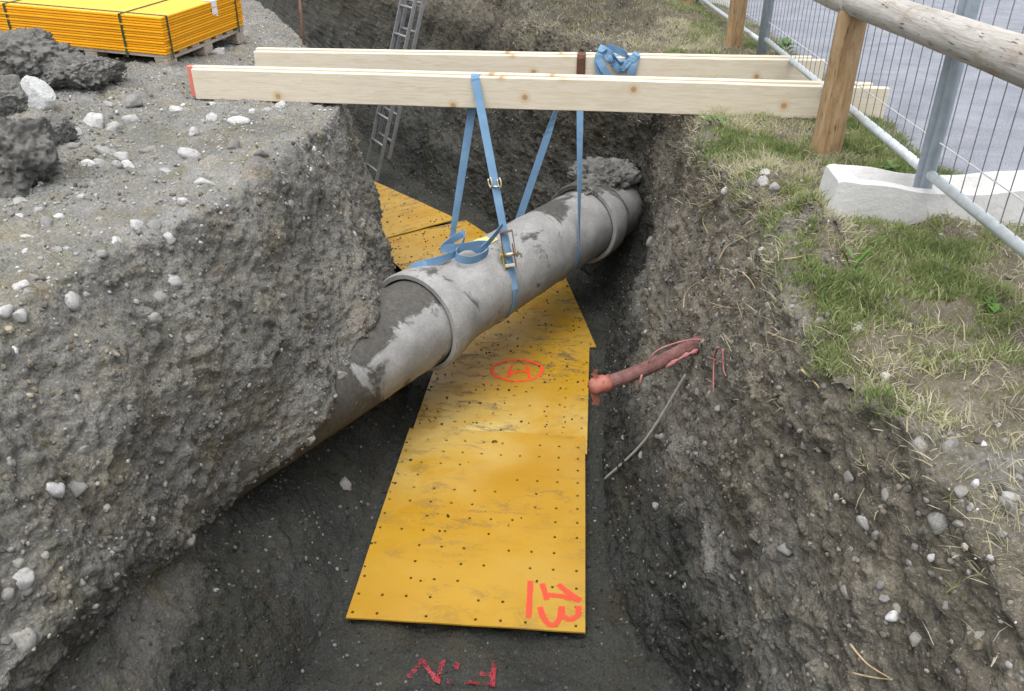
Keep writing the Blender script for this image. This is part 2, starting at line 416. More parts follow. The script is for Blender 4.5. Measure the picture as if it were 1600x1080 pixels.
M_soil = mat_soil(); M_stone = mat_stone(); M_rstone = mat_stone_obj(); M_clod = mat_clod(); M_crumb = mat_crumb()
M_pipeA = mat_concrete_pipe("dirty_concrete", .515, .565, 3.1); M_pipeB = mat_concrete_pipe("grey_concrete", .575, .64, 8.4)
M_sheet = mat_sheet(); M_stack = mat_plain_yellow()
M_spray = mat_spray((.80, .055, .02)); M_spray_floor = mat_spray((.27, .014, .026), .98)
M_timber = mat_timber()
M_post = mat_log("brown_log", [(.19, .115, .055), (.35, .23, .12), (.48, .35, .205), (.16, .10, .052)], (9, 9, 1.2))
M_rail = mat_log("weathered_log", [(.30, .27, .23), (.44, .415, .375), (.54, .52, .485), (.27, .18, .09)], (9, 1.0, 9))
M_galv = mat_simple("galvanised_steel", (.40, .46, .52), .5, .15, .15, 20, .05, .5)
M_galv_light = mat_simple("bright_galvanised_tube", (.58, .62, .62), .42, .35, .15, 25, .05, .5)
M_wire = mat_simple("dull_steel_wire", (.20, .20, .215), .6, .2, .1, 40, 0, .4)
M_wire_light = mat_simple("bright_steel_wire", (.62, .62, .60), .5, .2, .1, 40, 0, .4)
M_alu = mat_simple("aluminium", (.22, .228, .232), .55, .4, .2, 25, .05, .5)
M_web = mat_web(); M_web_brown = mat_simple("rust_brown_webbing", (.11, .055, .035), .85, 0, .3, 30, .2, .2)
M_zinc = mat_simple("zinc_plated_steel", (.55, .50, .38), .35, .8, .2, 60, .05, .5)
M_rust = mat_simple("rusty_steel", (.17, .10, .07), .6, .5, .35, 50, .15, .4)
M_brass = mat_simple("yellow_zinc_plate", (.42, .36, .10), .45, .6, .3, 50, .1, .4)
M_asphalt = mat_asphalt(); M_grass = mat_grass(); M_white = mat_white_concrete()
M_pallet = mat_log("pallet_wood", [(.30, .24, .18), (.46, .39, .31), (.56, .50, .43), (.25, .18, .13)], (2, 10, 10))
M_band = mat_simple("dark_green_strapping", (.035, .065, .03), .5)
M_paper = mat_simple("white_paper", (.80, .79, .80), .7, 0, .05)
M_conduit = mat_simple("dirty_red_conduit", (.175, .088, .078), .95, 0, .35, 25, .2, .25)
M_orange = mat_simple("orange_tape", (.31, .105, .072), .55, 0, .3, 22, .2, .4)
M_pink = mat_simple("pink_string", (.36, .15, .14), .7, 0, .2, 60, 0, .3)
M_cable = mat_simple("grey_cable", (.36, .36, .32), .6, 0, .15, 40, .05, .3)
M_root = mat_simple("pale_root", (.36, .28, .17), .85, 0, .3, 60, .2, .2)
M_yellowpaint = mat_simple("faded_yellow_paint", (.66, .56, .20), .85, 0, .2, 40, .1, .2)
M_leaf = mat_simple("green_leaf", (.075, .15, .025), .55, 0, .35, 14, .1, .35)
M_stick = mat_simple("reddish_stake", (.28, .15, .11), .8)

# ------------------------------------------------------------------ terrain: cross-sections lofted along the trench
FLOOR = -1.65
st_y = [-3, .3, 1.0, 1.5, 2.0, 2.5, 3.0, 3.5, 4.0, 4.55]
def X(xs, zs):  # the ten straight stations
    return [(x, y, z) for x, y, z in zip(xs, st_y, zs)]
def cz(z): return [z] * 10
G = []
def far(*p): return list(p)
G.append(X([-300] * 10, cz(0)) + [(-300, 6, 0), (-300, 9, 0), (-300, 14, 0), (-300, 25, 0), (-300, 60, 0), (-300, 400, 0)])
G.append(X([-9] * 10, cz(.05)) + [(-9, 5.6, .05), (-9, 6.8, .1), (-9.5, 8.5, .1), (-10, 11, .1), (-12, 15, .1), (-22, 32, .1)])
G.append(X([-4.2] * 10, cz(.04)) + [(-4.2, 5.3, .05), (-4.3, 6.3, .09), (-4.8, 7.6, .12), (-5.4, 9.6, .12), (-7, 12.6, .1), (-17, 27, .1)])
G.append(X([-2.4] * 10, cz(.0)) + [(-2.45, 5.2, .0), (-2.65, 6.1, .03), (-3.1, 7.3, .05), (-3.8, 9.0, .05), (-5.3, 11.7, .05), (-14.5, 24, 0)])
G.append(X([-1.85, -1.75, -1.72, -1.72, -1.71, -1.60, -1.47, -1.43, -1.45, -1.45], cz(0)) +
         [(-1.58, 5.1, 0), (-1.90, 5.9, 0), (-2.41, 6.96, 0), (-3.15, 8.4, 0), (-4.5, 10.8, 0), (-13, 22, 0)])
G.append(X([-1.6, -1.5, -1.5, -1.48, -1.5, -1.42, -1.30, -1.25, -1.29, -1.32], [-.35, -.35, -.32, -.34, -.42, -.5, -.45, -.42, -.5, -.5]) +
         [(-1.48, 5.12, -.5), (-1.83, 5.95, -.5), (-2.33, 7.0, -.5), (-3.08, 8.45, -.5), (-4.3, 10.9, -.5), (-12.5, 22, -.5)])
G.append(X([-1.3, -1.25, -1.29, -1.33, -1.40, -1.34, -1.115, -1.04, -1.13, -1.20], [-.55, -.52, -.56, -.62, -.92, -1.12, -.96, -.775, -.93, -1.0]) +
         [(-1.40, 5.10, -1.0), (-1.76, 6.0, -1.0), (-2.27, 7.05, -1.0), (-3.02, 8.5, -1.0), (-4.1, 11, -1.0), (-12, 22, -1.0)])
G.append(X([-1.38, -1.36, -1.37, -1.42, -1.45, -1.43, -1.44, -1.36, -1.22, -1.17], [-.75, -.75, -.78, -.85, -1.06, -1.22, -1.27, -1.15, -1.2, -1.3]) +
         [(-1.36, 5.12, -1.3), (-1.73, 6.02, -1.3), (-2.24, 7.08, -1.3), (-2.98, 8.55, -1.3), (-4, 11.05, -1.3), (-11.7, 22, -1.3)])
G.append(X([-1.0, -1.0, -1.0, -1.01, -1.02, -1.02, -1.02, -1.03, -1.04, -1.10], cz(FLOOR)) +
         [(-1.32, 5.13, FLOOR), (-1.70, 6.0, FLOOR), (-2.2, 7.1, FLOOR), (-2.92, 8.6, FLOOR), (-3.9, 11.1, FLOOR), (-11.5, 22, FLOOR)])
G.append(X([-.6] * 10, cz(FLOOR)) + [(-.62, 5.28, FLOOR), (-.9, 6.15, FLOOR), (-1.55, 7.25, FLOOR), (-2.5, 8.8, FLOOR), (-3.8, 11.2, FLOOR), (-11, 22, FLOOR)])
G.append(X([0.0] * 10, cz(FLOOR)) + [(-.05, 5.3, FLOOR), (-.25, 6.1, FLOOR), (-1.2, 7.3, FLOOR), (-2.42, 8.85, FLOOR), (-3.7, 11.3, FLOOR), (-10.5, 22, FLOOR)])
G.append(X([.6, .6, .6, .58, .48, .24, .18, .18, .17, .17], cz(FLOOR)) +
         [(.22, 5.3, FLOOR), (.08, 6.05, FLOOR), (-.92, 7.35, FLOOR), (-2.25, 8.95, FLOOR), (-3.5, 11.4, FLOOR), (-10, 22.5, FLOOR)])
G.append(X([.72, .72, .70, .66, .57, .42, .36, .33, .32, .36], [-1.2, -1.2, -1.15, -1.1, -1.1, -1.1, -1.1, -1.1, -1.1, -1.1]) +
         [(.52, 5.45, -1.15), (.34, 6.15, -1.1), (-.78, 7.5, -1.1), (-1.90, 9.22, -1.1), (-3.2, 11.6, -1.1), (-9.6, 23, -1.1)])
G.append(X([.88, .86, .80, .72, .60, .52, .53, .48, .46, .53], [-.85, -.8, -.72, -.6, -.5, -.5, -.5, -.5, -.5, -.5]) +
         [(.50, 5.4, -.55), (.34, 6.2, -.5), (-.65, 7.6, -.45), (-1.55, 9.55, -.4), (-2.9, 11.8, -.4), (-9.2, 23.5, -.4)])
G.append(X([1.1, 1.05, .97, .82, .61, .655, .72, .60, .56, .66], [-.6, -.55, -.34, -.06, 0, .02, .02, .02, 0, 0]) +
         [(.58, 5.3, 0), (.40, 6.3, .02), (-.5, 7.75, .1), (-1.25, 9.85, .2), (-2.6, 12, .3), (-8.6, 24, .2)])
G.append(X([1.5, 1.45, 1.36, 1.18, 1.0, .98, 1.0, .95, .93, 1.0], [-.4, -.38, -.2, -.01, 0, 0, 0, 0, 0, 0]) +
         [(.95, 5.5, 0), (.80, 6.6, .03), (0.0, 8.4, .18), (-.9, 10.6, .55), (-1.5, 13.8, .7), (-5, 28, .4)])
G.append(X([1.62] * 10, [-.25, -.22, -.08, -.02, 0, 0, 0, 0, 0, 0]) +
         [(1.58, 5.9, 0), (1.6, 7.2, 0), (1.5, 9.6, .02), (1.3, 13, .05), (1.4, 18, .05), (1.6, 42, 0)])
G.append(X([3.2] * 10, cz(-.06)) + [(3.2, 6.3, -.06), (3.2, 8, -.06), (3.2, 11, -.06), (3.2, 15.5, -.06), (3.2, 22, -.06), (3.2, 60, -.06)])
G.append(X([300] * 10, cz(-.06)) + [(300, 10, -.06), (300, 20, -.06), (300, 40, -.06), (300, 90, -.06), (300, 160, -.06), (300, 500, -.06)])
G = np.array(G, float)                     # curves x stations x 3
K, S = G.shape[0], G.shape[1]
nS = [10, 42, 48, 52, 54, 54, 54, 52, 54, 58, 86, 96, 100, 80, 70]
nK = [6, 18, 72, 58, 52, 56, 30, 46, 42, 26, 30, 58, 62, 54, 46, 54, 12, 5]
def catmull(P, n_list):      # P: (.., S, 3) along axis 0
    out = []
    for i in range(len(P) - 1):
        p1, p2 = P[i], P[i + 1]; p0 = P[i - 1] if i else 2 * p1 - p2; p3 = P[i + 2] if i + 2 < len(P) else 2 * p2 - p1
        d1 = np.linalg.norm(p2 - p1, axis=-1, keepdims=True) + 1e-9
        m1 = (p2 - p0) / (np.linalg.norm(p1 - p0, axis=-1, keepdims=True) + d1) * d1
        m2 = (p3 - p1) / (np.linalg.norm(p3 - p2, axis=-1, keepdims=True) + d1) * d1
        for k in range(n_list[i]):
            u = k / n_list[i]
            out.append((2 * u ** 3 - 3 * u * u + 1) * p1 + (u ** 3 - 2 * u * u + u) * m1 + (3 * u * u - 2 * u ** 3) * p2 + (u ** 3 - u * u) * m2)
    out.append(P[-1]); return np.array(out)
A = catmull(G.transpose(1, 0, 2), nS)          # (NS, K, 3)
kpos = []; T = []
for k in range(K - 1):
    for j in range(nK[k]):
        u = j / nK[k]; T.append(A[:, k] * (1 - u) + A[:, k + 1] * u); kpos.append(k + u)
T.append(A[:, K - 1]); kpos.append(K - 1)
T = np.array(T).transpose(1, 0, 2); kpos = np.array(kpos)      # (NS, NK, 3)
NS_, NK_ = T.shape[:2]
# round the corners across
core = (kpos > 3.2) & (kpos < 15.5)
for _ in range(9):
    B = T.copy(); B[:, 1:-1] = .25 * T[:, :-2] + .5 * T[:, 1:-1] + .25 * T[:, 2:]
    w = core[None, :, None]; T = np.where(w, B, T)
def grid_normals(T):
    a = np.gradient(T, axis=0); b = np.gradient(T, axis=1); n = np.cross(b, a)
    return n / (np.linalg.norm(n, axis=2, keepdims=True) + 1e-12)
N = grid_normals(T)
KP = np.broadcast_to(kpos[None, :], (NS_, NK_))
near = sstep(30, 14, np.linalg.norm(T[..., :2], axis=2))
wallL = sstep(3.7, 4.6, KP) * sstep(8.2, 7.4, KP); wallR = sstep(10.8, 11.5, KP) * sstep(14.6, 13.8, KP)
wall = np.maximum(wallL, wallR); floor = sstep(7.7, 8.2, KP) * sstep(11.4, 10.9, KP)
topL = sstep(4.4, 3.8, KP); topR = sstep(13.7, 14.3, KP) * sstep(16.3, 15.6, KP); road_z = sstep(15.9, 16.3, KP)
P = T * np.array([1, 1, 1.0])
d = (.065 * wall + .030 * topL + .030 * topR + .03 * floor) * fbm(P, 1.7, 2, .5)
d = d + (.022 * wall + .026 * topL + .028 * topR + .022 * floor) * fbm(P, 5.5, 3, .55, 31)
lump = 1 - np.abs(fbm(P, 15, 2, .5, 9.0)) * 1.6
d = d + (.008 * wall + .007 * topL + .010 * topR + .006 * floor) * (lump - .5)
d = d + (.010 * wall + .010 * topL + .010 * topR + .010 * floor) * fbm(P, 33, 3, .65, 5)
# clods and stones pressing out of the cut face
cl = fbm(P, 9, 1, .5, 77); d = d + .014 * wall * sstep(.30, .42, cl)
cl2 = fbm(P, 24, 1, .5, 137); d = d + (.012 * wall + .010 * topL + .012 * topR) * sstep(.30, .42, cl2)
# digger teeth marks running down the faces
tm = perlin(np.stack([P[..., 0] * 2 + P[..., 1] * 11, P[..., 1] * 3, P[..., 2] * .9], -1)); d = d + .02 * wall * tm * sstep(3.6, 4.4, P[..., 1]) * sstep(7.5, 6, P[..., 1])
farb = topR * sstep(6.6, 7.6, P[..., 1]) * sstep(1.0, .3, P[..., 0])
d = d + farb * (.06 * fbm(P, 4, 3, .6, 71) + .02 * fbm(P, 18, 2, .6, 19))
d = d * near * (1 - road_z)
T = T + N * d[..., None]
def bump_at(cx, cy, h, sx, sy, sel):
    g = h * np.exp(-((T[..., 0] - cx) / sx) ** 2 - ((T[..., 1] - cy) / sy) ** 2)
    T[..., 2] += g * sel
bump_at(.80, 2.70, .10, .13, .24, (topR + .3 * wallR) * (1 + .6 * fbm(T, 9, 3, .6, 44)))           # soil mound at the right edge
bump_at(.74, 3.30, .05, .12, .2, topR)
bump_at(-3.0, 4.1, .10, .5, .7, topL); bump_at(-3.5, 5.0, .12, .6, .5, topL)
bump_at(.35, 8.7, .16, .5, .5, topR); bump_at(-.6, 9.0, .2, .7, .7, topR)
# soil heaped over the pipe where it enters the right bank
T[..., 2] = np.where((T[..., 0] > 1.62) & (KP > 15.5), np.minimum(T[..., 2], -.03), T[..., 2])
N = grid_normals(T)
zz = T[..., 2]
dry = np.clip(topL * 1.0 * (.55 + .6 * fbm(T, 1.6, 3, .5, 3)) + wallL * (.15 + .25 * fbm(T, 2.2, 3, .5, 23)) + sstep(-.16, .03, zz) * wallL * .5, 0, 1)
nearbank = topR * sstep(1.75, 1.45, T[..., 1] - .15 * fbm(T, 4, 2))
dry = np.maximum(dry, np.clip(nearbank * .42 + topR * (.30 + .4 * sstep(.45, .75, fbm(T, 2.6, 3, .5, 50) + .35)) * sstep(8.2, 6.8, T[..., 1]), 0, 1))
brown = np.clip(np.maximum(topR * (1 - .75 * nearbank), wallR * sstep(-1.15, -.3, zz + .25 * fbm(T, 3, 2)) * .9) + wallL * .12, 0, 1)
wet = np.clip(np.maximum(np.maximum(floor, sstep(-.95, -1.3, zz)), .85 * wallR * sstep(5.0, 6.2, T[..., 1]) * sstep(.1, -.3, zz)) + .35 * sstep(.1, .5, fbm(T, 2.3, 3, .5, 90)) * wall, 0, 1)
moss = np.clip(topL * .55 + wallL * .3 + topR * .9 * (1 - nearbank) * (1 - .8 * farb), 0, 1)
wet = np.clip(wet + .5 * farb, 0, 1)
V = T.reshape(-1, 3); idx = np.arange(NS_ * NK_).reshape(NS_, NK_)
F = np.stack([idx[:-1, :-1], idx[:-1, 1:], idx[1:, 1:], idx[1:, :-1]], -1).reshape(-1, 4)
ground = np_mesh("ground", V, F, M_soil, attrs=dict(dry=dry.ravel(), brown=brown.ravel(), wet=wet.ravel(), moss=moss.ravel()))
tag(ground, kind="structure")
NV = N.reshape(-1, 3); KV = KP.ravel()
PX, PY, PZ = project(V)
def hit(x, y, rad=7):
    """index of the nearest terrain point seen through photo pixel x, y."""
    m = np.where((np.abs(PX - x) < rad) & (np.abs(PY - y) < rad))[0]
    if len(m) == 0: return None
    zmin = PZ[m].min(); m2 = m[PZ[m] < zmin + .12]
    return m2[np.argmin((PX[m2] - x) ** 2 + (PY[m2] - y) ** 2)]
FLm = np.where((KV > 7.8) & (KV < 11.3) & (V[:, 1] < 4))[0]
def floor_z(x, y):
    q = V[FLm]; dd = (q[:, 0] - x) ** 2 + (q[:, 1] - y) ** 2; i = np.argpartition(dd, 6)[:6]; return q[i, 2].max()
TOPm = np.where(((KV < 4.0) | (KV > 14.0)) & (np.abs(V[:, 0]) < 9) & (V[:, 1] < 20))[0]
def top_z(x, y):
    q = V[TOPm]; dd = (q[:, 0] - x) ** 2 + (q[:, 1] - y) ** 2; i = np.argpartition(dd, 5)[:5]
    w = 1 / (dd[i] + 1e-5); return float((q[i, 2] * w).sum() / w.sum())

# ------------------------------------------------------------------ road
ry = np.concatenate([np.linspace(-6, 14, 260), np.linspace(14.5, 400, 40)]); V_ = []; F_ = []
rx = [0, .04, .12, .3, .8, 2, 5, 12]
for i, y in enumerate(ry):
    e = 1.56 + .10 * float(perlin(np.array([y * 1.3, 0, 0]))) + .05 * float(perlin(np.array([y * 6.1, 3.3, 0])))
    for j, xx in enumerate(rx): V_.append((e + xx, y, (-.03 if j == 0 else .018 + .004 * float(perlin(np.array([e + xx, y, 9.]))))))
n = len(rx)
for i in range(len(ry) - 1):
    for j in range(n - 1): F_.append((i * n + j, i * n + j + 1, (i + 1) * n + j + 1, (i + 1) * n + j))
tag(mesh_obj("road", V_, F_, M_asphalt, smooth=True), kind="structure")

# ------------------------------------------------------------------ stones
def stone_mesh(seed, sub):
    bm = bmesh.new(); bmesh.ops.create_icosphere(bm, subdivisions=sub, radius=1)
    p = np.array([v.co for v in bm.verts]); r = np.random.default_rng(seed); o = r.uniform(-50, 50, 3)
    s = 1 + .38 * perlin(p * .9 + o) + .14 * perlin(p * 2.2 + o)
    p = p * s[:, None] * np.array([1, r.uniform(.65, .95), r.uniform(.45, .75)])
    for _ in range(3):
        nn = r.normal(size=3); nn /= np.linalg.norm(nn); ex = np.maximum(p @ nn - r.uniform(.45, .8), 0); p = p - ex[:, None] * nn * .8
    f = np.array([[v.index for v in f.verts] for f in bm.faces]); bm.free(); return p, f
stone_meshes = []
for k in range(10):
    p, f = stone_mesh(k, 3); me = bpy.data.meshes.new("stone"); me.from_pydata([tuple(a) for a in p], [], [tuple(a) for a in f.tolist()])
    me.polygons.foreach_set("use_smooth", [True] * len(f)); me.materials.append(M_rstone); stone_meshes.append(me)
dirty_meshes = []
M_dstone = mat_simple("dirt_coated_stone", (.24, .232, .21), .95, 0, .3, 6, .3, .05)
for me in stone_meshes:
    m2 = me.copy(); m2.materials[0] = M_dstone; dirty_meshes.append(m2)
def put_stone(i, r, sink=.35, flat=True, dirty=False):
    me = random.choice(dirty_meshes if dirty else stone_meshes); o = bpy.data.objects.new("stone", me); COL.objects.link(o); o.parent = ground
    nrm = Vector(NV[i]); p = Vector(V[i]) + nrm * (r * (.45 - sink))
    o.location = p
    q = (Vector((0, 0, 1)).rotation_difference(nrm)) if flat else Matrix.Rotation(random.random() * 3, 3, 'X').to_quaternion()
    o.rotation_mode = 'QUATERNION'; o.rotation_quaternion = q @ Matrix.Rotation(random.random() * 6.28, 3, 'Z').to_quaternion()
    o.scale = (r,) * 3; return o
stone_px = [(205, 160, 14), (172, 163, 9), (148, 192, 15), (178, 200, 14), (203, 187, 10), (118, 207, 9), (120, 228, 11), (165, 238, 15), (190, 242, 12), (138, 255, 11),
            (158, 254, 8), (97, 253, 9), (180, 260, 9), (198, 258, 9), (295, 244, 13), (332, 187, 10), (373, 191, 13), (365, 228, 10), (320, 285, 13), (230, 288, 10),
            (212, 355, 13), (239, 352, 11), (90, 392, 7), (105, 389, 7), (114, 468, 17), (8, 487, 11), (31, 491, 9), (34, 446, 11), (54, 437, 7), (30, 315, 11),
            (28, 338, 7), (45, 300, 8), (160, 397, 6), (270, 440, 12), (250, 465, 12), (295, 530, 8), (120, 620, 8), (25, 548, 7), (48, 570, 5), (130, 705, 12),
            (85, 765, 16), (35, 1010, 20), (12, 930, 14), (40, 905, 16), (30, 880, 11), (42, 455, 8), (350, 150, 7), (365, 175, 8), (340, 78, 12), (322, 82, 9),
            (265, 375, 8), (185, 378, 9), (60, 330, 8), (130, 310, 7), (285, 315, 9), (260, 265, 9), (410, 240, 8), (225, 235, 7), (300, 205, 8), (275, 170, 9),
            (420, 175, 9), (440, 165, 8), (395, 170, 7), (480, 180, 8), (250, 195, 7), (75, 350, 9), (95, 340, 8), (40, 372, 9), (160, 345, 7), (145, 290, 7),
            (1223, 293, 12), (1197, 271, 9), (1180, 266, 7), (1193, 283, 8), (1210, 290, 7), (1257, 345, 8), (1338, 515, 9), (1382, 590, 10), (1435, 702, 14), (1465, 811, 19),
            (1498, 816, 10), (1500, 771, 11), (1580, 796, 17), (1580, 775, 9), (1450, 780, 7), (1383, 776, 11), (1325, 747, 13), (1350, 818, 11), (1370, 838, 10), (1378, 795, 7),
            (1493, 871, 7), (1525, 760, 7), (1400, 952, 13), (1397, 967, 10), (1520, 795, 6), (1590, 745, 6), (1535, 695, 6), (1517, 893, 5), (1475, 940, 8), (1545, 870, 7),
            (1420, 880, 6), (1460, 870, 7), (1120, 640, 5), (1150, 690, 5), (1010, 520, 4), (1000, 590, 5)]
for x, y, r in stone_px:
    i = hit(x, y)
    if i is None: continue
    onwall = wall.ravel()[i] > .8
    put_stone(i, r * PZ[i] / FPX * random.uniform(.95, 1.2) * (1.1 if onwall else 1.22), sink=random.uniform(.45, .7) if onwall else random.uniform(.38, .65), dirty=(random.random() < (.6 if onwall else .0)))
# more stones scattered on the banks
vis = np.isfinite(PX) & (PX > -40) & (PX < 1640) & (PY > -20) & (PY < 1110)
cand = np.where(vis & (((KV < 4.3) & (KV > 1.8)) | ((KV > 14) & (KV < 15.2) & (V[:, 1] < 1.75))) & (V[:, 1] < 7))[0]
for i in rng.choice(cand, 130, replace=False): put_stone(int(i), float(np.clip(rng.lognormal(-4.35, .45), .006, .035)), sink=random.uniform(.35, .75), dirty=random.random() < .5)
candw = np.where(vis & ((wallL + wallR).ravel() > .6) & (V[:, 1] < 5.5))[0]
for i in rng.choice(candw, 110, replace=False): put_stone(int(i), float(np.clip(rng.lognormal(-4.1, .5), .008, .05)), sink=random.uniform(.45, .75), dirty=random.random() < .88)

def scatter_gravel(name, count, weights, smin, smax, tone_lo, tone_hi, sub, parent, seed, sink=.3, mat=None, smooth=True):
    r = np.random.default_rng(seed); protos = [stone_mesh(100 + k, sub) for k in range(6)]
    pr = weights / weights.sum(); ids = r.choice(len(V), count, p=pr); Vs = []; Fs = []; Ts = []; Ws = []; base = 0
    for k in range(6):
        sel = ids[k::6]; p, f = protos[k]; n = len(sel)
        sz = np.exp(r.uniform(math.log(smin), math.log(smax), n)) * (.6 + .4 * r.random(n))
        ang = r.random(n) * 6.283; nv = NV[sel]
        a = np.cross(nv, r.normal(size=(n, 3))); a /= np.linalg.norm(a, axis=1)[:, None]; b = np.cross(nv, a)
        c = V[sel] + nv * (sz * (.4 - sink))[:, None] + a * (r.normal(size=n) * .006)[:, None] + b * (r.normal(size=n) * .006)[:, None]
        q = c[:, None] + sz[:, None, None] * (p[None, :, 0:1] * a[:, None] + p[None, :, 1:2] * b[:, None] + p[None, :, 2:3] * nv[:, None])
        Vs.append(q.reshape(-1, 3)); Fs.append((f[None] + (np.arange(n) * len(p))[:, None, None] + base).reshape(-1, 3)); base += n * len(p)
        Ws.append(np.repeat(wet.ravel()[sel], len(p)))
        Ts.append(np.repeat(np.clip(r.normal((tone_lo + tone_hi) / 2, (tone_hi - tone_lo) / 2, n), 0, 1), len(p)))
    return np_mesh(name, np.concatenate(Vs), np.concatenate(Fs), mat or M_stone, parent, smooth, dict(tone=np.concatenate(Ts), wet=np.concatenate(Ws)))
area = np.linalg.norm(np.cross(np.gradient(T, axis=0), np.gradient(T, axis=1)), axis=2).ravel()
area = np.where(vis & (np.linalg.norm(V[:, :2], axis=1) < 14), np.minimum(area, .01), 0)
gl = (topL * (KP > 1.5)).ravel() * (V[:, 1] < 9)
tag(scatter_gravel("gravel", 7000, area * (gl + .9 * nearbank.ravel() + .10 * topR.ravel()), .004, .014, .45, .85, 1, None, 5), "loose grey gravel and pebbles strewn over the left bank and near right bank", "gravel", kind="stuff")
tag(scatter_gravel("embedded_grit", 9000, area * (wallL.ravel() + .5 * wallR.ravel() + .3 * floor.ravel()), .003, .015, .05, .38, 1, None, 6, .4), "small dirty stones stuck in the trench walls", "gravel", kind="stuff")
footw = area * (np.exp(-((KP - 8.0) / .5) ** 2) + np.exp(-((KP - 11.0) / .5) ** 2) + .12 * floor).ravel() * (V[:, 1] < 9)
tag(scatter_gravel("fallen_clods", 1300, footw, .005, .022, .15, .6, 1, None, 26, .3, M_crumb, False), "loose clods fallen along the foot of the trench walls", "soil", kind="stuff")
mound = np.exp(-((V[:, 0] - .78) / .16) ** 2 - ((V[:, 1] - 2.7) / .3) ** 2)
cw = area * ((wallL + 1.5 * wallR).ravel() * (.6 + .8 * sstep(-.1, .35, fbm(T, 3.3, 2, .5, 8)).ravel()) + .8 * floor.ravel() * (V[:, 1] < 9) + .25 * gl + .35 * topR.ravel() + .8 * farb.ravel() + 2.5 * mound + 1.6 * ((PX < 200) & (PY > 55) & (PY < 320)) * topL.ravel())
tag(scatter_gravel("soil_crumbs", 38000, cw, .003, .017, .15, .75, 1, None, 16, .25, M_crumb, False), "loose crumbs of dug earth clinging to the trench walls and floor", "soil", kind="stuff")

# ------------------------------------------------------------------ protection sheets on the trench floor
SHEET_T = .008
def sheet_obj(name, corner, ang, w, l, z0, tilt, label, dirt, seed, dust_sheen_f=lambda u, v: .22, wave=.007):
    """corner = near-left corner, ang = heading of the length axis, local x across, y along."""
    nx, ny = 26, 36; r = np.random.default_rng(seed); off = r.uniform(0, 60, 3)
    def zf(u, v):
        return z0 + tilt[0] * (u / w - .5) + tilt[1] * (v / l) + wave * float(perlin(np.array([u * 1.6, v * 1.3, 0]) + off)) + .004 * float(perlin(np.array([u * 4, v * 3, 5]) + off))
    e = empty(name, (corner[0], corner[1], 0), (0, 0, ang))
    Vt = []; uv = []
    for j in range(ny + 1):
        for i in range(nx + 1):
            u, v = w * i / nx, l * j / ny; Vt.append((u, v, zf(u, v))); uv.append((u, v))
    n1 = len(Vt); Vt += [(a, b, c - SHEET_T) for a, b, c in Vt]; uv += uv[:n1]
    Ft = []; g = lambda i, j: j * (nx + 1) + i
    for j in range(ny):
        for i in range(nx):
            q = (g(i, j), g(i + 1, j), g(i + 1, j + 1), g(i, j + 1)); Ft.append(q); Ft.append(tuple(n1 + k for k in reversed(q)))
    ring = [g(i, 0) for i in range(nx)] + [g(nx, j) for j in range(ny)] + [g(i, ny) for i in range(nx, 0, -1)] + [g(0, j) for j in range(ny, 0, -1)]
    for a, b in zip(ring, ring[1:] + ring[:1]): Ft.append((a, a + n1, b + n1, b))
    o = mesh_obj("plate", Vt, Ft, M_sheet, e, False, uv)
    me = o.data; at = me.attributes.new("dirt", 'FLOAT', 'POINT'); at.data.foreach_set("value", np.full(len(Vt), dirt, np.float32))
    fa = np.array([dust_sheen_f(a, b) for a, b in uv], np.float32); at = me.attributes.new("dust_sheen", 'FLOAT', 'POINT'); at.data.foreach_set("value", fa)
    autosmooth(o, 35); tag(e, label, "plastic plate", "yellow plates laid along the trench floor")
    ca, sa = math.cos(ang), math.sin(ang)
    def local(p):
        dx, dy = p[0] - corner[0], p[1] - corner[1]; return dx * ca + dy * sa, -dx * sa + dy * ca
    return e, zf, local
def stroke(name, strokes, width, zfun, parent, mat, to_local=None, lift=.0025, across=1, step=.012):
    mb = MB()
    for st in strokes:
        P_ = np.array(st, float); L = np.linalg.norm(np.diff(P_, axis=0), axis=1).sum(); n = max(3, int(L / step)); Q = np.array(smooth_path(P_, n)) if len(P_) > 2 else np.array([P_[0] + (P_[1] - P_[0]) * t for t in np.linspace(0, 1, n)])
        Vq = []; uv = []; Fq = []
        for i, q in enumerate(Q):
            t = Q[min(i + 1, n - 1)] - Q[max(i - 1, 0)]; t = t / (np.linalg.norm(t) + 1e-9); nn = np.array([-t[1], t[0]])
            for k in range(across + 1):
                a = k / across; p = q + nn * (a - .5) * width; Vq.append((p[0], p[1], zfun(p[0], p[1]) + lift)); uv.append((i / n, a))
        m = across + 1
        for i in range(n - 1):
            for k in range(across): Fq.append((i * m + k, (i + 1) * m + k, (i + 1) * m + k + 1, i * m + k + 1))
        mb.add(Vq, Fq, uv)
    return mb.build(name, mat, parent, True, True)
zs = FLOOR + .042
s1, z1, l1 = sheet_obj("protection_plate", (-.925, 2.315), R(.9), 1.005, 1.40, zs + .028, (.0, -.006), "nearest yellow plastic plate, sprayed with a red 13, at the trench end", .5, 11, lambda u, v: .15 + .6 * max(0, min(1, (v - .55) / .6)) * max(0, min(1, (.75 - u) / .5)))  # far-left part paler: sky reflection painted in over thin dust
s2, z2, l2 = sheet_obj("protection_plate", (-.93, 3.58), R(0), 1.0, 1.23, zs + .010, (0, .0), "second yellow plate from the camera, sprayed with a red circled H", 1.0, 12, lambda u, v: .15 + .85 * max(0, min(1, (.62 - v) / .45)) * (1 if u > .12 else .3))  # near band lightened as a painted sky sheen on dusty plastic
s3, z3, l3 = sheet_obj("protection_plate", (-.86, 4.62), R(12.5), 1.0, 1.22, zs - .006, (0, .0), "dirt-smeared yellow plate lying under the concrete pipe, third from the camera", 1.0, 13)
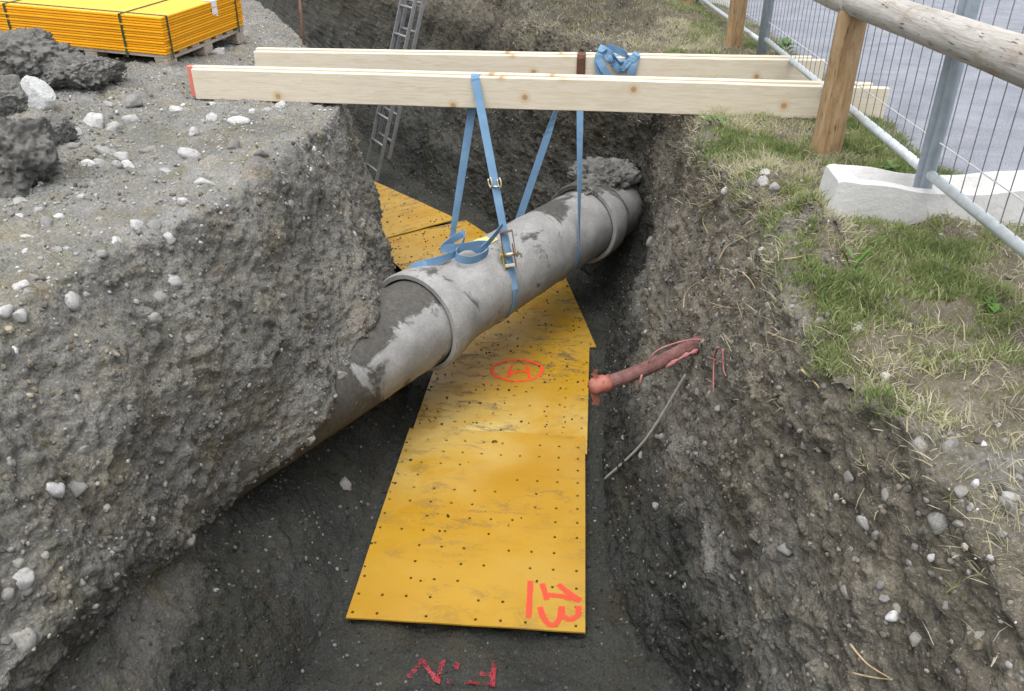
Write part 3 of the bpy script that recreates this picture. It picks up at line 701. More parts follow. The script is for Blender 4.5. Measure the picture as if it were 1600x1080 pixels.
s4, z4, l4 = sheet_obj("protection_plate", (-1.10, 5.42), R(36), 1.0, 1.42, zs + .020, (0, .0), "yellow plate behind the concrete pipe, seen between the strap strands", 1.0, 14)
s5, z5, l5 = sheet_obj("protection_plate", (-1.92, 6.44), R(45), 1.0, 1.55, zs + .036, (0, .0), "farthest yellow plate on the trench floor, reaching the ladder foot", .9, 15)
def px_local(pts, loc, z): return [loc(on_z(x, y, z)) for x, y in pts]
def flat(z): return lambda px_list: None
W1 = zs + .03

def plate_crumbs(e, zf, w, l, n, seed, edge):
    r = np.random.default_rng(seed); pr = [stone_mesh(300 + k, 1) for k in range(4)]; Vs = []; Fs = []; b = 0
    for k in range(n):
        p, f = pr[k % 4]; a = r.random() * 6.28; sz = float(np.exp(r.uniform(math.log(.0025), math.log(.011))))
        u = r.random() * w if r.random() > edge else abs(r.normal()) * .05; v = r.random() * l
        if r.random() < .6:
            cu, cv = r.integers(0, 5) / 5 * w + .1, r.integers(0, 7) / 7 * l + .08; u = cu + r.normal() * .05 if r.random() > edge else u; v = cv + r.normal() * .04
        u = min(max(u, .005), w - .005); v = min(max(v, .005), l - .005)
        c, s_ = math.cos(a), math.sin(a); q = p * sz; q = np.c_[q[:, 0] * c - q[:, 1] * s_ + u, q[:, 0] * s_ + q[:, 1] * c + v, q[:, 2] + zf(u, v) + sz * .35]
        Vs.append(q); Fs.append(f + b); b += len(p)
    o = np_mesh("soil_crumbs", np.concatenate(Vs), np.concatenate(Fs), M_crumb, e, False, dict(tone=r.random(b) * .3, wet=np.full(b, .8))); o["kind"] = "stuff"
plate_crumbs(s1, z1, 1.005, 1.40, 22, 1, .5); plate_crumbs(s2, z2, 1.0, 1.2, 170, 2, .35); plate_crumbs(s3, z3, 1.0, 1.2, 220, 3, .2); plate_crumbs(s4, z4, 1.0, 1.4, 200, 4, .2); plate_crumbs(s5, z5, 1.0, 1.5, 160, 5, .2)
def c2p(x, y): return (700 + x * 240 / 1178, 860 + y * 220 / 1080)    # from a zoomed crop back to photo pixels
marks13 = [[c2p(632, 230), c2p(618, 515)],
           [c2p(722, 250), c2p(738, 300), c2p(757, 375)], [c2p(757, 335), c2p(860, 345), c2p(1015, 378)], [c2p(845, 255), c2p(905, 305), c2p(1015, 378)],
           [c2p(705, 430), c2p(735, 520), c2p(795, 575), c2p(850, 530), c2p(872, 425)], [c2p(872, 425), c2p(878, 490), c2p(935, 530), c2p(995, 490), c2p(1000, 420)]]
stroke("spray_marking", [px_local(m, l1, W1) for m in marks13], .036, z1, s1, M_spray)["label"] = "red sprayed number 13 with an underline"
def c3p(x, y): return (600 + x * 360 / 1600, 500 + y * 240 / 1067)
ell = [c3p(925 + 175 * math.cos(a), 350 + 72 * math.sin(a)) for a in np.linspace(0, 6.4, 26)]
marksH = [ell, [c3p(888, 315), c3p(860, 398)], [c3p(868, 382), c3p(915, 360), c3p(1000, 358)], [c3p(995, 312), c3p(1008, 398)]]
stroke("spray_marking", [px_local(m, l2, zs + .01) for m in marksH], .027, z2, s2, M_spray)["label"] = "red sprayed letter H inside a ring"
def c5p(x, y): return (500 + x * 600 / 1409, 620 + y * 460 / 1080)
fin = [[c5p(640, 965), c5p(632, 1058)], [c5p(632, 1050), c5p(530, 1040)], [c5p(632, 1015), c5p(585, 1008)], [c5p(505, 975), c5p(500, 1000)], [c5p(485, 1040), c5p(470, 1050)],
       [c5p(452, 970), c5p(430, 1040)], [c5p(430, 1035), c5p(378, 972)], [c5p(378, 972), c5p(325, 1035)]]
fz = {}
fo = stroke("spray_marking", [[tuple(on_z(x, y, FLOOR)[:2]) for x, y in m] for m in fin], .04, lambda x, y: floor_z(x, y), ground, M_spray_floor, lift=.004, across=4, step=.01)
fo["label"] = "faint red sprayed word FiN on the trench floor"

# ------------------------------------------------------------------ concrete pipe: three sections
PIPE0 = np.array([-.63, 4.485, -1.025]); PDIR = np.array([.471, .882, 0.0]); PDIR /= np.linalg.norm(PDIR)
PH = np.array([PDIR[1], -PDIR[0], 0]); PR = .257
def pipe_pt(t, th, r): return PIPE0 + PDIR * t + (PH * math.cos(th) + np.array([0, 0, 1]) * math.sin(th)) * r
def pipe_section(name, prof, mat, dirtf, label, seed, n=72):
    """prof: list of (t, r) swept round the axis, closed with thickness."""
    e = empty(name, tuple(PIPE0 + PDIR * prof[0][0]))
    r = np.random.default_rng(seed); off = r.uniform(0, 50, 3); Vp = []; dv = []
    P_ = []
    for (t0, r0), (t1, r1) in zip(prof[:-1], prof[1:]):
        m = max(1, int(math.hypot(t1 - t0, r1 - r0) / .025))
        P_ += [(t0 + (t1 - t0) * k / m, r0 + (r1 - r0) * k / m) for k in range(m)]
    P_.append(prof[-1])
    pts = np.array([[pipe_pt(t, 2 * math.pi * k / n, rr) for k in range(n)] for t, rr in P_])
    rad = pts - np.array([PIPE0 + PDIR * t for t, _ in P_])[:, None]; rad /= np.linalg.norm(rad, axis=2, keepdims=True)
    pts = pts + rad * (.0035 * fbm(pts + off, 9, 3))[..., None]
    dv = np.array([[dirtf(t, 2 * math.pi * k / n) for k in range(n)] for t, _ in P_])
    m = len(P_); ix = np.arange(m * n).reshape(m, n); nx_ = np.roll(ix, -1, 1)
    F_ = np.stack([ix[:-1], nx_[:-1], nx_[1:], ix[1:]], -1).reshape(-1, 4)
    o = np_mesh("barrel", pts.reshape(-1, 3) - np.array(e.location), F_, mat, e, True, dict(dirt=dv.ravel()))
    autosmooth(o, 40); tag(e, label, "concrete pipe", "concrete pipe sections hung across the trench"); return e
TJ = -.63           # joint plane left, TK = right joint
TK = 1.27
up = lambda th: max(0, math.sin(th))
pipe_section("pipe_section", [(-3.2, PR - .06), (-3.2, PR), (TJ + .10, PR), (TJ + .10, PR - .06), (-3.2, PR - .06)], M_pipeA,
             lambda t, th: .60 * max(0, math.sin(th - .45)) ** .7 + .10 - .22 * max(0, math.cos(th - .25)) + .16 * max(0, -math.sin(th)) + .5 * max(0, min(1, (-1.05 - t) / .5)), "soil-caked left concrete pipe section coming out of the left bank", 1)
pm = pipe_section("pipe_section", [(TJ, PR + .012), (TJ, PR + .036), (TJ + .02, PR + .045), (TJ + .10, PR + .042), (TJ + .24, PR + .010), (TJ + .34, PR), (TK + .08, PR), (TK + .08, PR - .06), (TJ + .1, PR - .06), (TJ + .1, PR + .012), (TJ, PR + .012)], M_pipeB,
             lambda t, th: .42 * max(0, math.sin(th - .75)) * (.35 + .65 * (t > .72)) - .05, "clean grey middle concrete pipe section with a flared socket end", 2)
pipe_section("pipe_section", [(TK, PR + .010), (TK, PR + .038), (TK + .02, PR + .046), (TK + .16, PR + .044), (TK + .28, PR), (TK + 1.6, PR), (TK + 1.6, PR - .06), (TK + .1, PR - .06), (TK + .1, PR + .01), (TK, PR + .01)], M_pipeB,
             lambda t, th: .4 * max(0, math.sin(th - .6)), "right concrete pipe section whose pale socket rim shows at the right bank", 3)
# patch of faded yellow paint on the middle section
pv = []; pf = []
for i, t in enumerate(np.linspace(.02, .15, 6)):
    for j, th in enumerate(np.linspace(R(82), R(116), 7)):
        pv.append(pipe_pt(t + .02 * math.sin(j * 2.1) * (i in (0, 5)), th, PR + .0062) - (PIPE0 + PDIR * TJ))
for i in range(5):
    for j in range(6): pf.append((i * 7 + j, i * 7 + j + 1, i * 7 + j + 8, i * 7 + j + 7))
mesh_obj("paint_patch", pv, pf, M_yellowpaint, pm, True)["label"] = "faded yellow paint patch"
# soil heaped on the pipe at both banks, and soil closing over the pipe at the right bank
def soil_lump(name, c, rad, seed, mat, rough=.35, sub=6, label=None, cat=None, group=None, rotz=0, flat_bottom=None):
    bm = bmesh.new(); bmesh.ops.create_icosphere(bm, subdivisions=sub, radius=1)
    p = np.array([v.co for v in bm.verts]); f = np.array([[v.index for v in q.verts] for q in bm.faces]); bm.free()
    o_ = np.random.default_rng(seed).uniform(-40, 40, 3)
    w = p * np.array(rad) / max(rad)
    rr = np.random.default_rng(seed + 500)
    p = p * (1 + rough * .7 * fbm(w + o_, 1.3, 2))[:, None]
    for _ in range(0 if name == 'soil_heap' else 9):
        nn = rr.normal(size=3); nn[2] *= .6; nn /= np.linalg.norm(nn); ex = np.maximum(p @ nn - rr.uniform(.55, .85), 0); p = p - ex[:, None] * nn * .85
    s_ = 1 + rough * .30 * fbm(w + o_, 4, 2, .6) + rough * .20 * fbm(w + o_, 10, 3, .7) + .03 * sstep(.25, .4, fbm(w + o_, 14, 1))
    p = p * s_[:, None] * np.array(rad)
    if flat_bottom is not None: p[:, 2] = np.maximum(p[:, 2], flat_bottom)
    o = np_mesh(name, p, f, mat); o.location = c; o.rotation_euler = (0, 0, rotz)
    if label: tag(o, label, cat, group)
    return o
tk = PIPE0 + PDIR * (TK + .42)
soil_lump("soil_heap", (tk[0] - .04, tk[1] - .02, -.80), (.36, .22, .15), 21, M_clod, .5, 6, "crumbly soil heap lying on the pipe where it enters the right bank", "soil heap", rotz=1.0)
tl = PIPE0 + PDIR * (TJ - .42)
soil_lump("soil_heap", (tl[0] - .14, tl[1] + .06, -.90), (.40, .26, .16), 22, M_clod, .4, 6, "dark soil heap covering the top of the left pipe section", "soil heap", rotz=1.05)

# ------------------------------------------------------------------ timber planks across the trench
def plank(name, x0, x1, yc, th, h, z0, skew, label, group, painted_left=0.0, seed=0):
    n = 60; r = np.random.default_rng(seed); o_ = r.uniform(0, 50)
    L = x1 - x0; e_ = .004; Vp = []; pa = []
    prof = [(-th / 2 + e_, 0), (th / 2 - e_, 0), (th / 2, e_), (th / 2, h - e_), (th / 2 - e_, h), (-th / 2 + e_, h), (-th / 2, h - e_), (-th / 2, e_)]
    xs_ = sorted(set([0, .035, .036] + list(np.linspace(0, L, n))))
    for x in xs_:
        w = .005 * math.sin(x * 1.1 + o_) + .003 * float(perlin(np.array([x * 2 + o_, 0, 0])))
        for (y, z) in prof: Vp.append((x - L / 2, y + w, z + .003 * float(perlin(np.array([x * 1.7, o_, 4]))))); pa.append(1.0 if (painted_left and x < .0355) else 0.0)
    m = len(prof); Fp = []
    for i in range(len(xs_) - 1):
        for k in range(m): k2 = (k + 1) % m; Fp.append((i * m + k, (i + 1) * m + k, (i + 1) * m + k2, i * m + k2))
    Fp.append(tuple(range(m))); b = (len(xs_) - 1) * m; Fp.append(tuple(range(b + m - 1, b - 1, -1)))
    o = mesh_obj(name, Vp, Fp, M_timber); at = o.data.attributes.new("painted", 'FLOAT', 'POINT'); at.data.foreach_set("value", np.array(pa, np.float32))
    o.location = ((x0 + x1) / 2, yc, z0); o.rotation_euler = (0, skew[1], skew[0]); autosmooth(o, 20)
    return tag(o, label, "plank", group)
SK = math.atan2(-.16, 4.0)
plank("timber_plank", -2.385, 1.60, 4.715, .05, .175, .005, (SK, 0), "front plank of the near pair of pale timber beams across the trench", "timber planks spanning the trench", 0, 1)
plank("timber_plank", -2.44, 1.53, 4.776, .05, .183, .006, (SK, 0), "rear plank of the near pair of beams, its left end painted red", "timber planks spanning the trench", 1, 2)
plank("timber_plank", -2.27, 1.47, 5.50, .05, .172, .005, (0.0, 0), "front plank of the far pair of pale timber beams across the trench", "timber planks spanning the trench", 0, 3)
plank("timber_plank", -2.28, 1.40, 5.561, .05, .181, .006, (0.0, 0), "rear plank of the far pair of beams, behind the blue strap knot", "timber planks spanning the trench", 0, 4)
def near_y(x, off): return 4.715 + (x + .39) * math.tan(SK) + off

# ------------------------------------------------------------------ ratchet straps
def lerp_path(a, b, n=12, sag=0): return [Vector(a).lerp(Vector(b), k / n) for k in range(n + 1)]
s1e = empty("ratchet_strap", tuple(PIPE0 + np.array([0, 0, PR])))
def rel(e, pts): return [Vector(p) - e.location for p in pts]
S1T = .0
def circ(t, a0, a1, r, n=24): return [pipe_pt(t, a0 + (a1 - a0) * k / n, r) for k in range(n + 1)]
xf, xt = -.635, -.70
tf = on_y(742, 119, 4.70)
xa = float(tf[0]); xb = float(on_y(757, 178, 4.70)[0])
front_top = (xa, near_y(xa, -.030), .184); front_bot = (xb, near_y(xb, -.033), .0)
th1 = R(8)
c_front = pipe_pt(S1T, th1, PR + .006)
path = [(xa - .005, near_y(xa, .083), .184), front_top]
loop = [Vector((xa - .03, near_y(xa, .090), 0.02)), Vector((xa - .006, near_y(xa, .088), .176)), Vector((xa - .004, near_y(xa, .075), .187)), Vector((xa, near_y(xa, -.022), .186)), Vector((xa + .002, near_y(xa, -.031), .172))]
strand = loop + lerp_path((xa + .004, near_y(xa, -.032), .16), c_front, 14)
wx = Vector((1, 0, 0)); wp = Vector(tuple(PDIR))
ws = [wx] * 5 + [wx.lerp(wp, .75 * k / 14) for k in range(15)]
MB().ribbon(rel(s1e, strand), ws, .048).build("webbing", M_web, s1e)
wrap = circ(S1T, th1, R(-205), PR + .006, 40)
MB().ribbon(rel(s1e, wrap), wp, .042).build("webbing", M_web, s1e)
back_bot = Vector((xa - .03, near_y(xa, .090), 0.02)); c_back = Vector(wrap[-1])
MB().ribbon(rel(s1e, lerp_path(back_bot, c_back, 10)), [wx.lerp(wp, k / 10) for k in range(11)], .048).build("webbing", M_web, s1e)
# double-J hook and ratchet on the front strand
def strand_at(y_px):
    best = None
    for k in range(401):
        p = np.array(Vector((xa + .004, near_y(xa, -.032), .16)).lerp(Vector(c_front), k / 400)); _, py_, _ = project(p[None])
        if best is None or abs(py_[0] - y_px) < best[0]: best = (abs(py_[0] - y_px), p, k / 400)
    return Vector(best[1])
toC = (Vector(tuple(CPOS)) - Vector(c_front)).normalized()
hk = strand_at(286) + toC * .012
sd = (Vector(c_front) - Vector(front_bot)).normalized()
for sgn in (-1, 1):
    pts = []
    for k in range(15):
        a = R(-70) + R(290) * k / 14
        pts.append(hk + wx * (sgn * .027 + .010 * math.cos(a)) + sd * (.030 * math.sin(a)) + toC * (.006 * math.cos(a)))
    MB().tube(rel(s1e, pts), .0055, 8).build("hook", M_zinc, s1e, True)
MB().tube(rel(s1e, [hk - wx * .030 + sd * .024, hk + wx * .030 + sd * .024]), .0055, 8).build("hook_bar", M_zinc, s1e, True)
rc = strand_at(398) + toC * .022
rxd = (wx - sd * wx.dot(sd)).normalized(); rn = rxd.cross(sd).normalized()
if rn.dot(toC) < 0: rn = -rn
rot = Matrix((rxd, sd, rn)).transposed().to_4x4(); Mr = Matrix.Translation(rc - s1e.location) @ rot
rat = MB().box((-.03, .055, -.006), (.03, .075, .010), Mr, .003).build("ratchet", M_zinc, s1e)
for sx in (-.034, .034):
    MB().box((sx - .0025, -.06, -.016), (sx + .0025, .085, .016), Mr, .002).build("side_plate", M_brass if sx < 0 else M_rust, rat)
for sx in (-.026, .026):
    MB().box((sx - .002 + (.02 if sx > 0 else 0), -.135, .004), (sx + .002 + (.02 if sx > 0 else 0), .02, .030), Mr @ Matrix.Rotation(R(4), 4, 'X'), .002).build("handle_arm", M_rust, rat)
MB().box((-.029, -.142, .006), (.049, -.128, .030), Mr @ Matrix.Rotation(R(4), 4, 'X'), .004).build("handle_grip", M_rust, rat)
MB().tube([Mr @ Vector((-.042, 0, .006)), Mr @ Vector((.052, 0, .006))], .012, 14).build("spindle", M_zinc, rat, True)
for sx in (-.044, .05):
    MB().tube([Mr @ Vector((sx - .003, 0, .006)), Mr @ Vector((sx + .003, 0, .006))], .024, 18).build("ratchet_wheel", M_brass, rat, True)
# loose tail looped up on top of the pipe
def ontop(t, off, up_): return Vector(tuple(pipe_pt(t, R(90) + off, PR))) + Vector((0, 0, up_))
tailA = [strand_at(352) + toC * .006, ontop(-.09, -.35, .05), ontop(-.16, -.25, .075), ontop(-.25, -.10, .085), ontop(-.30, .12, .08), ontop(-.26, .34, .07), ontop(-.15, .38, .085), ontop(-.08, .22, .10), ontop(-.14, .02, .095), ontop(-.25, -.10, .06), ontop(-.34, -.06, .05), ontop(-.40, .10, .04), ontop(-.45, .32, .036), ontop(-.50, .52, .03)]
sp = [Vector(tuple(p)) for p in smooth_path([tuple(p) for p in tailA], 70)]
wdir = [Vector((.15, .1, 1)) if 8 < k < 62 else Vector((.5, .3, .8)) for k in range(70)]
MB().ribbon(rel(s1e, sp), wdir, .046).build("loose_tail", M_web, s1e)
tailB = [ontop(-.05, -.42, .045), ontop(-.12, -.52, .05), ontop(-.24, -.50, .055), ontop(-.305, -.34, .06), ontop(-.29, -.18, .065), ontop(-.2, -.12, .07), ontop(-.1, -.26, .07), ontop(-.03, -.38, .06)]
sp = [Vector(tuple(p)) for p in smooth_path([tuple(p) for p in tailB], 48)]
MB().ribbon(rel(s1e, sp), Vector((.12, .05, 1)), .046).build("loose_tail", M_web, s1e)
tag(s1e, "blue ratchet strap with metal ratchet, hung from the near beams round the pipe", "ratchet strap")

s2e = empty("ratchet_strap", tuple(PIPE0 + PDIR * .78 + np.array([0, 0, PR])))
S2T = .78; xs2 = float(on_y(908, 100, 5.47)[0])
c_f2 = pipe_pt(S2T, R(6), PR + .006)
pts = lerp_path((xs2, 5.468, 0.0), c_f2, 20)
tw = [Vector((math.cos(a), math.sin(a), 0)) for a in [R(15) + R(75) * k / 20 for k in range(21)]]
MB().ribbon(rel(s2e, pts), tw, .048).build("webbing", M_web, s2e)
wrap2 = circ(S2T, R(6), R(-210), PR + .006, 40)
MB().ribbon(rel(s2e, wrap2), wp, .040).build("webbing", M_web, s2e)
xr2 = float(on_y(884, 150, 5.6)[0])
pts = lerp_path((xr2, 5.592, .0), wrap2[-1], 20)
tw = [Vector((math.cos(a), math.sin(a), 0)) for a in [R(100) - R(75) * min(1, k / 8) for k in range(21)]]
MB().ribbon(rel(s2e, pts), tw, .052).build("webbing", M_web, s2e)
# brown protective sleeve over the far beams
br = [(xs2, 5.466, -.01), (xs2, 5.466, .165), (xs2, 5.474, .184), (xs2, 5.575, .188), (xs2 - .03, 5.592, .17), (xs2 - .06, 5.594, .0)]
MB().ribbon(rel(s2e, br), Vector((1, 0, 0)), .056, .004).build("sleeve", M_web_brown, s2e)
# knotted tail on top of the far beams
def fb(px_, py_, y): return Vector(tuple(on_y(px_, py_, y)))
kn = [[fb(940, 124, 5.455), fb(934, 100, 5.455), fb(938, 82, 5.47), fb(950, 84, 5.50), fb(968, 96, 5.47), fb(976, 108, 5.45), fb(985, 96, 5.45), fb(996, 84, 5.47), fb(988, 104, 5.452), fb(983, 124, 5.455)],
      [fb(936, 74, 5.52), fb(948, 80, 5.50), fb(962, 92, 5.46), fb(975, 102, 5.445), fb(982, 90, 5.46), fb(968, 80, 5.50), fb(950, 74, 5.53)],
      [fb(935, 92, 5.46), fb(942, 106, 5.448), fb(952, 122, 5.455), fb(956, 134, 5.46)],
      [fb(994, 82, 5.48), fb(990, 104, 5.452), fb(985, 128, 5.46)],
      [fb(945, 84, 5.49), fb(957, 98, 5.455), fb(969, 110, 5.447), fb(979, 100, 5.45)]]
for k, pts in enumerate(kn):
    sp = [Vector(tuple(p)) for p in smooth_path([tuple(p) for p in pts], 30)]
    wv = [Vector((math.sin(i * .22 + k), .4 * math.cos(i * .3 + k), .6 + .5 * math.cos(i * .2 + k * 2))) for i in range(30)] if k in (1, 4) else [Vector((1, .25 * math.sin(i * .3), .25))] * 30
    MB().ribbon(rel(s2e, sp), wv, .046).build("knotted_tail", M_web, s2e)
hx = float(on_y(968, 185, 5.60)[0])
MB().ribbon(rel(s2e, lerp_path((hx, 5.60, .17), (hx + .005, 5.605, -.16), 6)), Vector((1, 0, 0)), .046).build("hanging_end", M_web, s2e)
tag(s2e, "blue strap knotted on the far beams, with a rust-brown sleeve, round the pipe", "ratchet strap")

# ------------------------------------------------------------------ wooden log fence
wf = empty("log_fence", (1.14, 3.98, 0))
def log_mesh(p0, p1, r0, r1, seed, n=22, m=40, knots=0):
    p0 = np.array(p0, float); p1 = np.array(p1, float); ax = (p1 - p0); L = np.linalg.norm(ax); ax /= L
    a = np.cross(ax, [0, 0, 1.0]);
    if np.linalg.norm(a) < .1: a = np.cross(ax, [1.0, 0, 0])
    a /= np.linalg.norm(a); b = np.cross(ax, a); Vq = []; o_ = np.random.default_rng(seed).uniform(0, 40, 3)
    for i in range(m + 1):
        t = i / m; c = p0 + ax * L * t + a * .012 * math.sin(t * 5 + seed) * (L > 1.2)
        for k in range(n):
            th = 2 * math.pi * k / n; dv = a * math.cos(th) + b * math.sin(th)
            rr = (r0 + (r1 - r0) * t) * (1 + .05 * float(perlin(np.array([math.cos(th), math.sin(th), t * L * 2.5]) + o_)) + .025 * float(perlin(np.array([3 * math.cos(th), 3 * math.sin(th), t * L * 1.0]) + o_)))
            if i in (0, m): rr *= .93
            Vq.append(c + dv * rr)
    Fq = [(i * n + k, i * n + (k + 1) % n, (i + 1) * n + (k + 1) % n, (i + 1) * n + k) for i in range(m) for k in range(n)]
    Fq.append(tuple(range(n - 1, -1, -1))); Fq.append(tuple(range(m * n, m * n + n)))
    return Vq, Fq
def log_part(name, p0, p1, r0, r1, mat, seed, m=40):
    Vq, Fq = log_mesh(p0, p1, r0, r1, seed, m=m); o = mesh_obj(name, [Vector(tuple(v)) - wf.location for v in Vq], Fq, mat, wf); return autosmooth(o, 55)
log_part("post", (1.14, 3.98, -.25), (1.155, 3.985, .63), .072, .066, M_post, 1)
log_part("post", (1.115, 6.9, -.25), (1.12, 6.9, .63), .07, .065, M_post, 2)
log_part("post", (1.0, 9.6, -.25), (1.01, 9.6, .63), .07, .065, M_post, 3)
log_part("rail", (1.165, -.4, .69), (1.15, 3.98, .665), .063, .060, M_rail, 4, 120)
log_part("rail", (1.15, 3.97, .662), (1.13, 6.92, .66), .058, .057, M_rail, 5, 80)
log_part("rail", (1.13, 6.9, .66), (1.02, 9.65, .66), .058, .056, M_rail, 6, 60)
tag(wf, "low fence of round brown log posts carrying a weathered grey log rail", "fence")

# ------------------------------------------------------------------ temporary mesh fence panels and concrete feet
FX = 1.265
def fence_panel(y0, y1, x0, x1, z0, label, inner=(False, False)):
    e = empty("mesh_fence_panel", (x0, y0, z0 - .08)); L = y1 - y0; Hh = 2.0
    P_ = lambda s, z: Vector((x0 + (x1 - x0) * s, y0 + L * s, z0 + z))
    loc = lambda pts: [p - e.location for p in pts]
    for s in (.007, 1 - .007):
        MB().tube(loc([P_(s, -.08), P_(s, 1.0), P_(s, Hh)]), .021, 14).build("upright", M_galv, e, True)
    r = .10 / L
    MB().tube(loc([P_(.012, .02), P_(.3, .02), P_(.6, .02), P_(1 - .012, .02)]), .0185, 14).build("bottom_tube", M_galv_light, e, True)
    MB().tube(loc([P_(.012, Hh), P_(1 - .012, Hh)]), .0185, 12).build("top_tube", M_galv_light, e, True)
    n = int(L / .10)
    w0 = MB().tube([Vector((0, 0, 0)), Vector((0, 0, Hh - .02))], .0019, 6).build("wire", M_wire, e)
    for k in range(1, n):
        o = w0 if k == 1 else bpy.data.objects.new("wire", w0.data)
        if k > 1: COL.objects.link(o); o.parent = e
        o.location = P_(k / n, .02) - e.location
        o.rotation_euler = (random.uniform(-.004, .004), random.uniform(-.004, .004), 0)
    for z in (.14, .95, 1.7):
        MB().tube(loc([P_(.012, z), P_(1 - .012, z)]), .0026, 6).build("horizontal_wire", M_wire_light, e)
    tag(e, label, "fence panel", "steel mesh fence panels along the road"); return e
fence_panel(-.25, 3.065, FX + .02, FX, .15, "near steel mesh fence panel running out of the right edge of the picture")
fence_panel(3.085, 6.42, FX, FX, .15, "middle steel mesh fence panel behind the brown log post")
fence_panel(6.50, 9.85, FX - .01, FX - .13, .12, "far steel mesh fence panel at the top of the picture")
def concrete_foot(cx, cy, rz, label):
    L, W_, Hh = .80, .24, .142; nx, ny = 64, 24; Vq = []
    def topz(u, v):
        z = Hh - .022 * math.exp(-(u / .45) ** 4) * 1.0 + .012 * abs(u) ** 4
        for c in (-.46, .46):
            g = max(0, 1 - ((u - c) / .34) ** 4) * max(0, 1 - ((v) / .62) ** 4); z -= .045 * min(1, g * 1.6)
        edge = max(0, abs(v) - .86) / .14; z -= .007 * edge ** 2
        e2 = max(0, abs(u) - .93) / .07; z -= .010 * e2 ** 2
        return z
    def outl(u, v):
        k = 1 - .10 * max(0, abs(u) - .82) / .18 * abs(v)
        return (u * L / 2, v * W_ / 2 * k)
    Tt = []
    for j in range(ny + 1):
        for i in range(nx + 1):
            u, v = -1 + 2 * i / nx, -1 + 2 * j / ny; x, y = outl(u, v); Vq.append((x, y, topz(u, v) + .002 * float(perlin(np.array([x * 14, y * 14, cx])))))
    n1 = len(Vq); g = lambda i, j: j * (nx + 1) + i; Fq = []
    for j in range(ny):
        for i in range(nx): Fq.append((g(i, j), g(i + 1, j), g(i + 1, j + 1), g(i, j + 1)))
    ring = [g(i, 0) for i in range(nx)] + [g(nx, j) for j in range(ny)] + [g(i, ny) for i in range(nx, 0, -1)] + [g(0, j) for j in range(ny, 0, -1)]
    prev = ring
    for z, fl in ((.07, 1.03), (0.0, 1.06), (-.05, 1.06)):
        cur = []
        for q in ring:
            x, y, _ = Vq[q]; Vq.append((x * (1 + (fl - 1) * .5), y * fl, z)); cur.append(len(Vq) - 1)
        for a, b, c, d_ in zip(prev, prev[1:] + prev[:1], cur[1:] + cur[:1], cur): Fq.append((a, d_, c, b))
        prev = cur
    Fq.append(tuple(reversed(prev)))
    e = empty("fence_foot", (cx, cy, 0), (0, 0, rz)); o = mesh_obj("block", Vq, Fq, M_white, e); autosmooth(o, 45)
    return tag(e, label, "concrete block", "concrete feet of the mesh fence")
concrete_foot(1.335, 3.10, R(-1.5), "large pale concrete fence foot on the grass beside the log post")
concrete_foot(1.09, 9.95, R(2), "small distant pale concrete fence foot behind the far log post")

# ------------------------------------------------------------------ pallet with stacked yellow plates
PN = Vector((-2.98, 5.64, 0)); TH = R(84)
pz = top_z(PN.x - .3, PN.y + .3)
tiltM = Matrix.Rotation(R(3.2), 4, 'X') @ Matrix.Rotation(R(3.2), 4, 'Y')
def ploc(x, y, z): return Vector((x, y, z))
# local frame: origin at the near corner, +Y along the right side (away), -X along the front
pal = empty("wooden_pallet", (PN.x, PN.y, -.01)); pal.rotation_euler = (R(3.2), R(3.0), TH - R(90))
PL, PW = 1.75, 1.12
for k in range(7):
    y = PW / 6.0 * k * (PW - .10) / PW
    MB().box((-PL, y, .105), (0, y + .10 if k else .10, .125), None, .002).build("deck_board", M_pallet, pal)
for k in range(4):
    x = -PL + (PL - .10) * k / 3
    MB().box((x, 0.002, .085), (x + .10, PW - .002, .1035), None, .002).build("cross_board", M_pallet, pal)
    for y in (.003, PW / 2 - .06, PW - .123):
        MB().box((x + .002, y, .0215), (x + .098, y + .12, .0835), None, .003).build("block", M_pallet, pal)
for y in (0, PW / 2 - .055, PW - .115):
    MB().box((-PL - .002, y + .001, 0), (.002, y + .114, .020), None, .002).build("skid_board", M_pallet, pal)
tag(pal, "grey wooden pallet carrying the stack of yellow plates", "pallet")
nst = 14; ST = .0178
rs = random.Random(4)
MW = pal.matrix_basis if False else (Matrix.Translation(pal.location) @ pal.rotation_euler.to_matrix().to_4x4())
psh = None
for k in range(nst):
    if psh is None:
        bm = bmesh.new(); bmesh.ops.create_cube(bm, size=1)
        for v in bm.verts: v.co = Vector((v.co.x * (PL + .02) - PL / 2, v.co.y * (PW + .01) + PW / 2, v.co.z * (ST - .003)))
        bmesh.ops.bevel(bm, geom=bm.edges[:], offset=.0035, segments=2, affect='EDGES')
        psh = bpy.data.meshes.new("stacked_plate"); bm.to_mesh(psh); bm.free(); psh.materials.append(M_stack)
    o = bpy.data.objects.new("stacked_plate", psh); COL.objects.link(o)
    o.matrix_world = MW @ Matrix.Translation((rs.uniform(-.005, .005), rs.uniform(-.005, .005), .1265 + ST * (k + .5))) @ Matrix.Rotation(rs.uniform(-.003, .003), 4, 'Z')
    ordn = ["", "second", "third", "fourth", "fifth", "sixth", "seventh", "eighth", "ninth", "tenth", "eleventh", "twelfth", "thirteenth"]
    tag(o, "topmost yellow plastic plate of the stack on the pallet" if k == nst - 1 else "lowest yellow plastic plate of the stack, lying on the pallet boards" if k == 0 else "yellow plastic plate, %s from the bottom of the stack on the pallet" % ordn[k], "plastic plate", "yellow plates stacked on the pallet")
top_l = .1265 + ST * nst
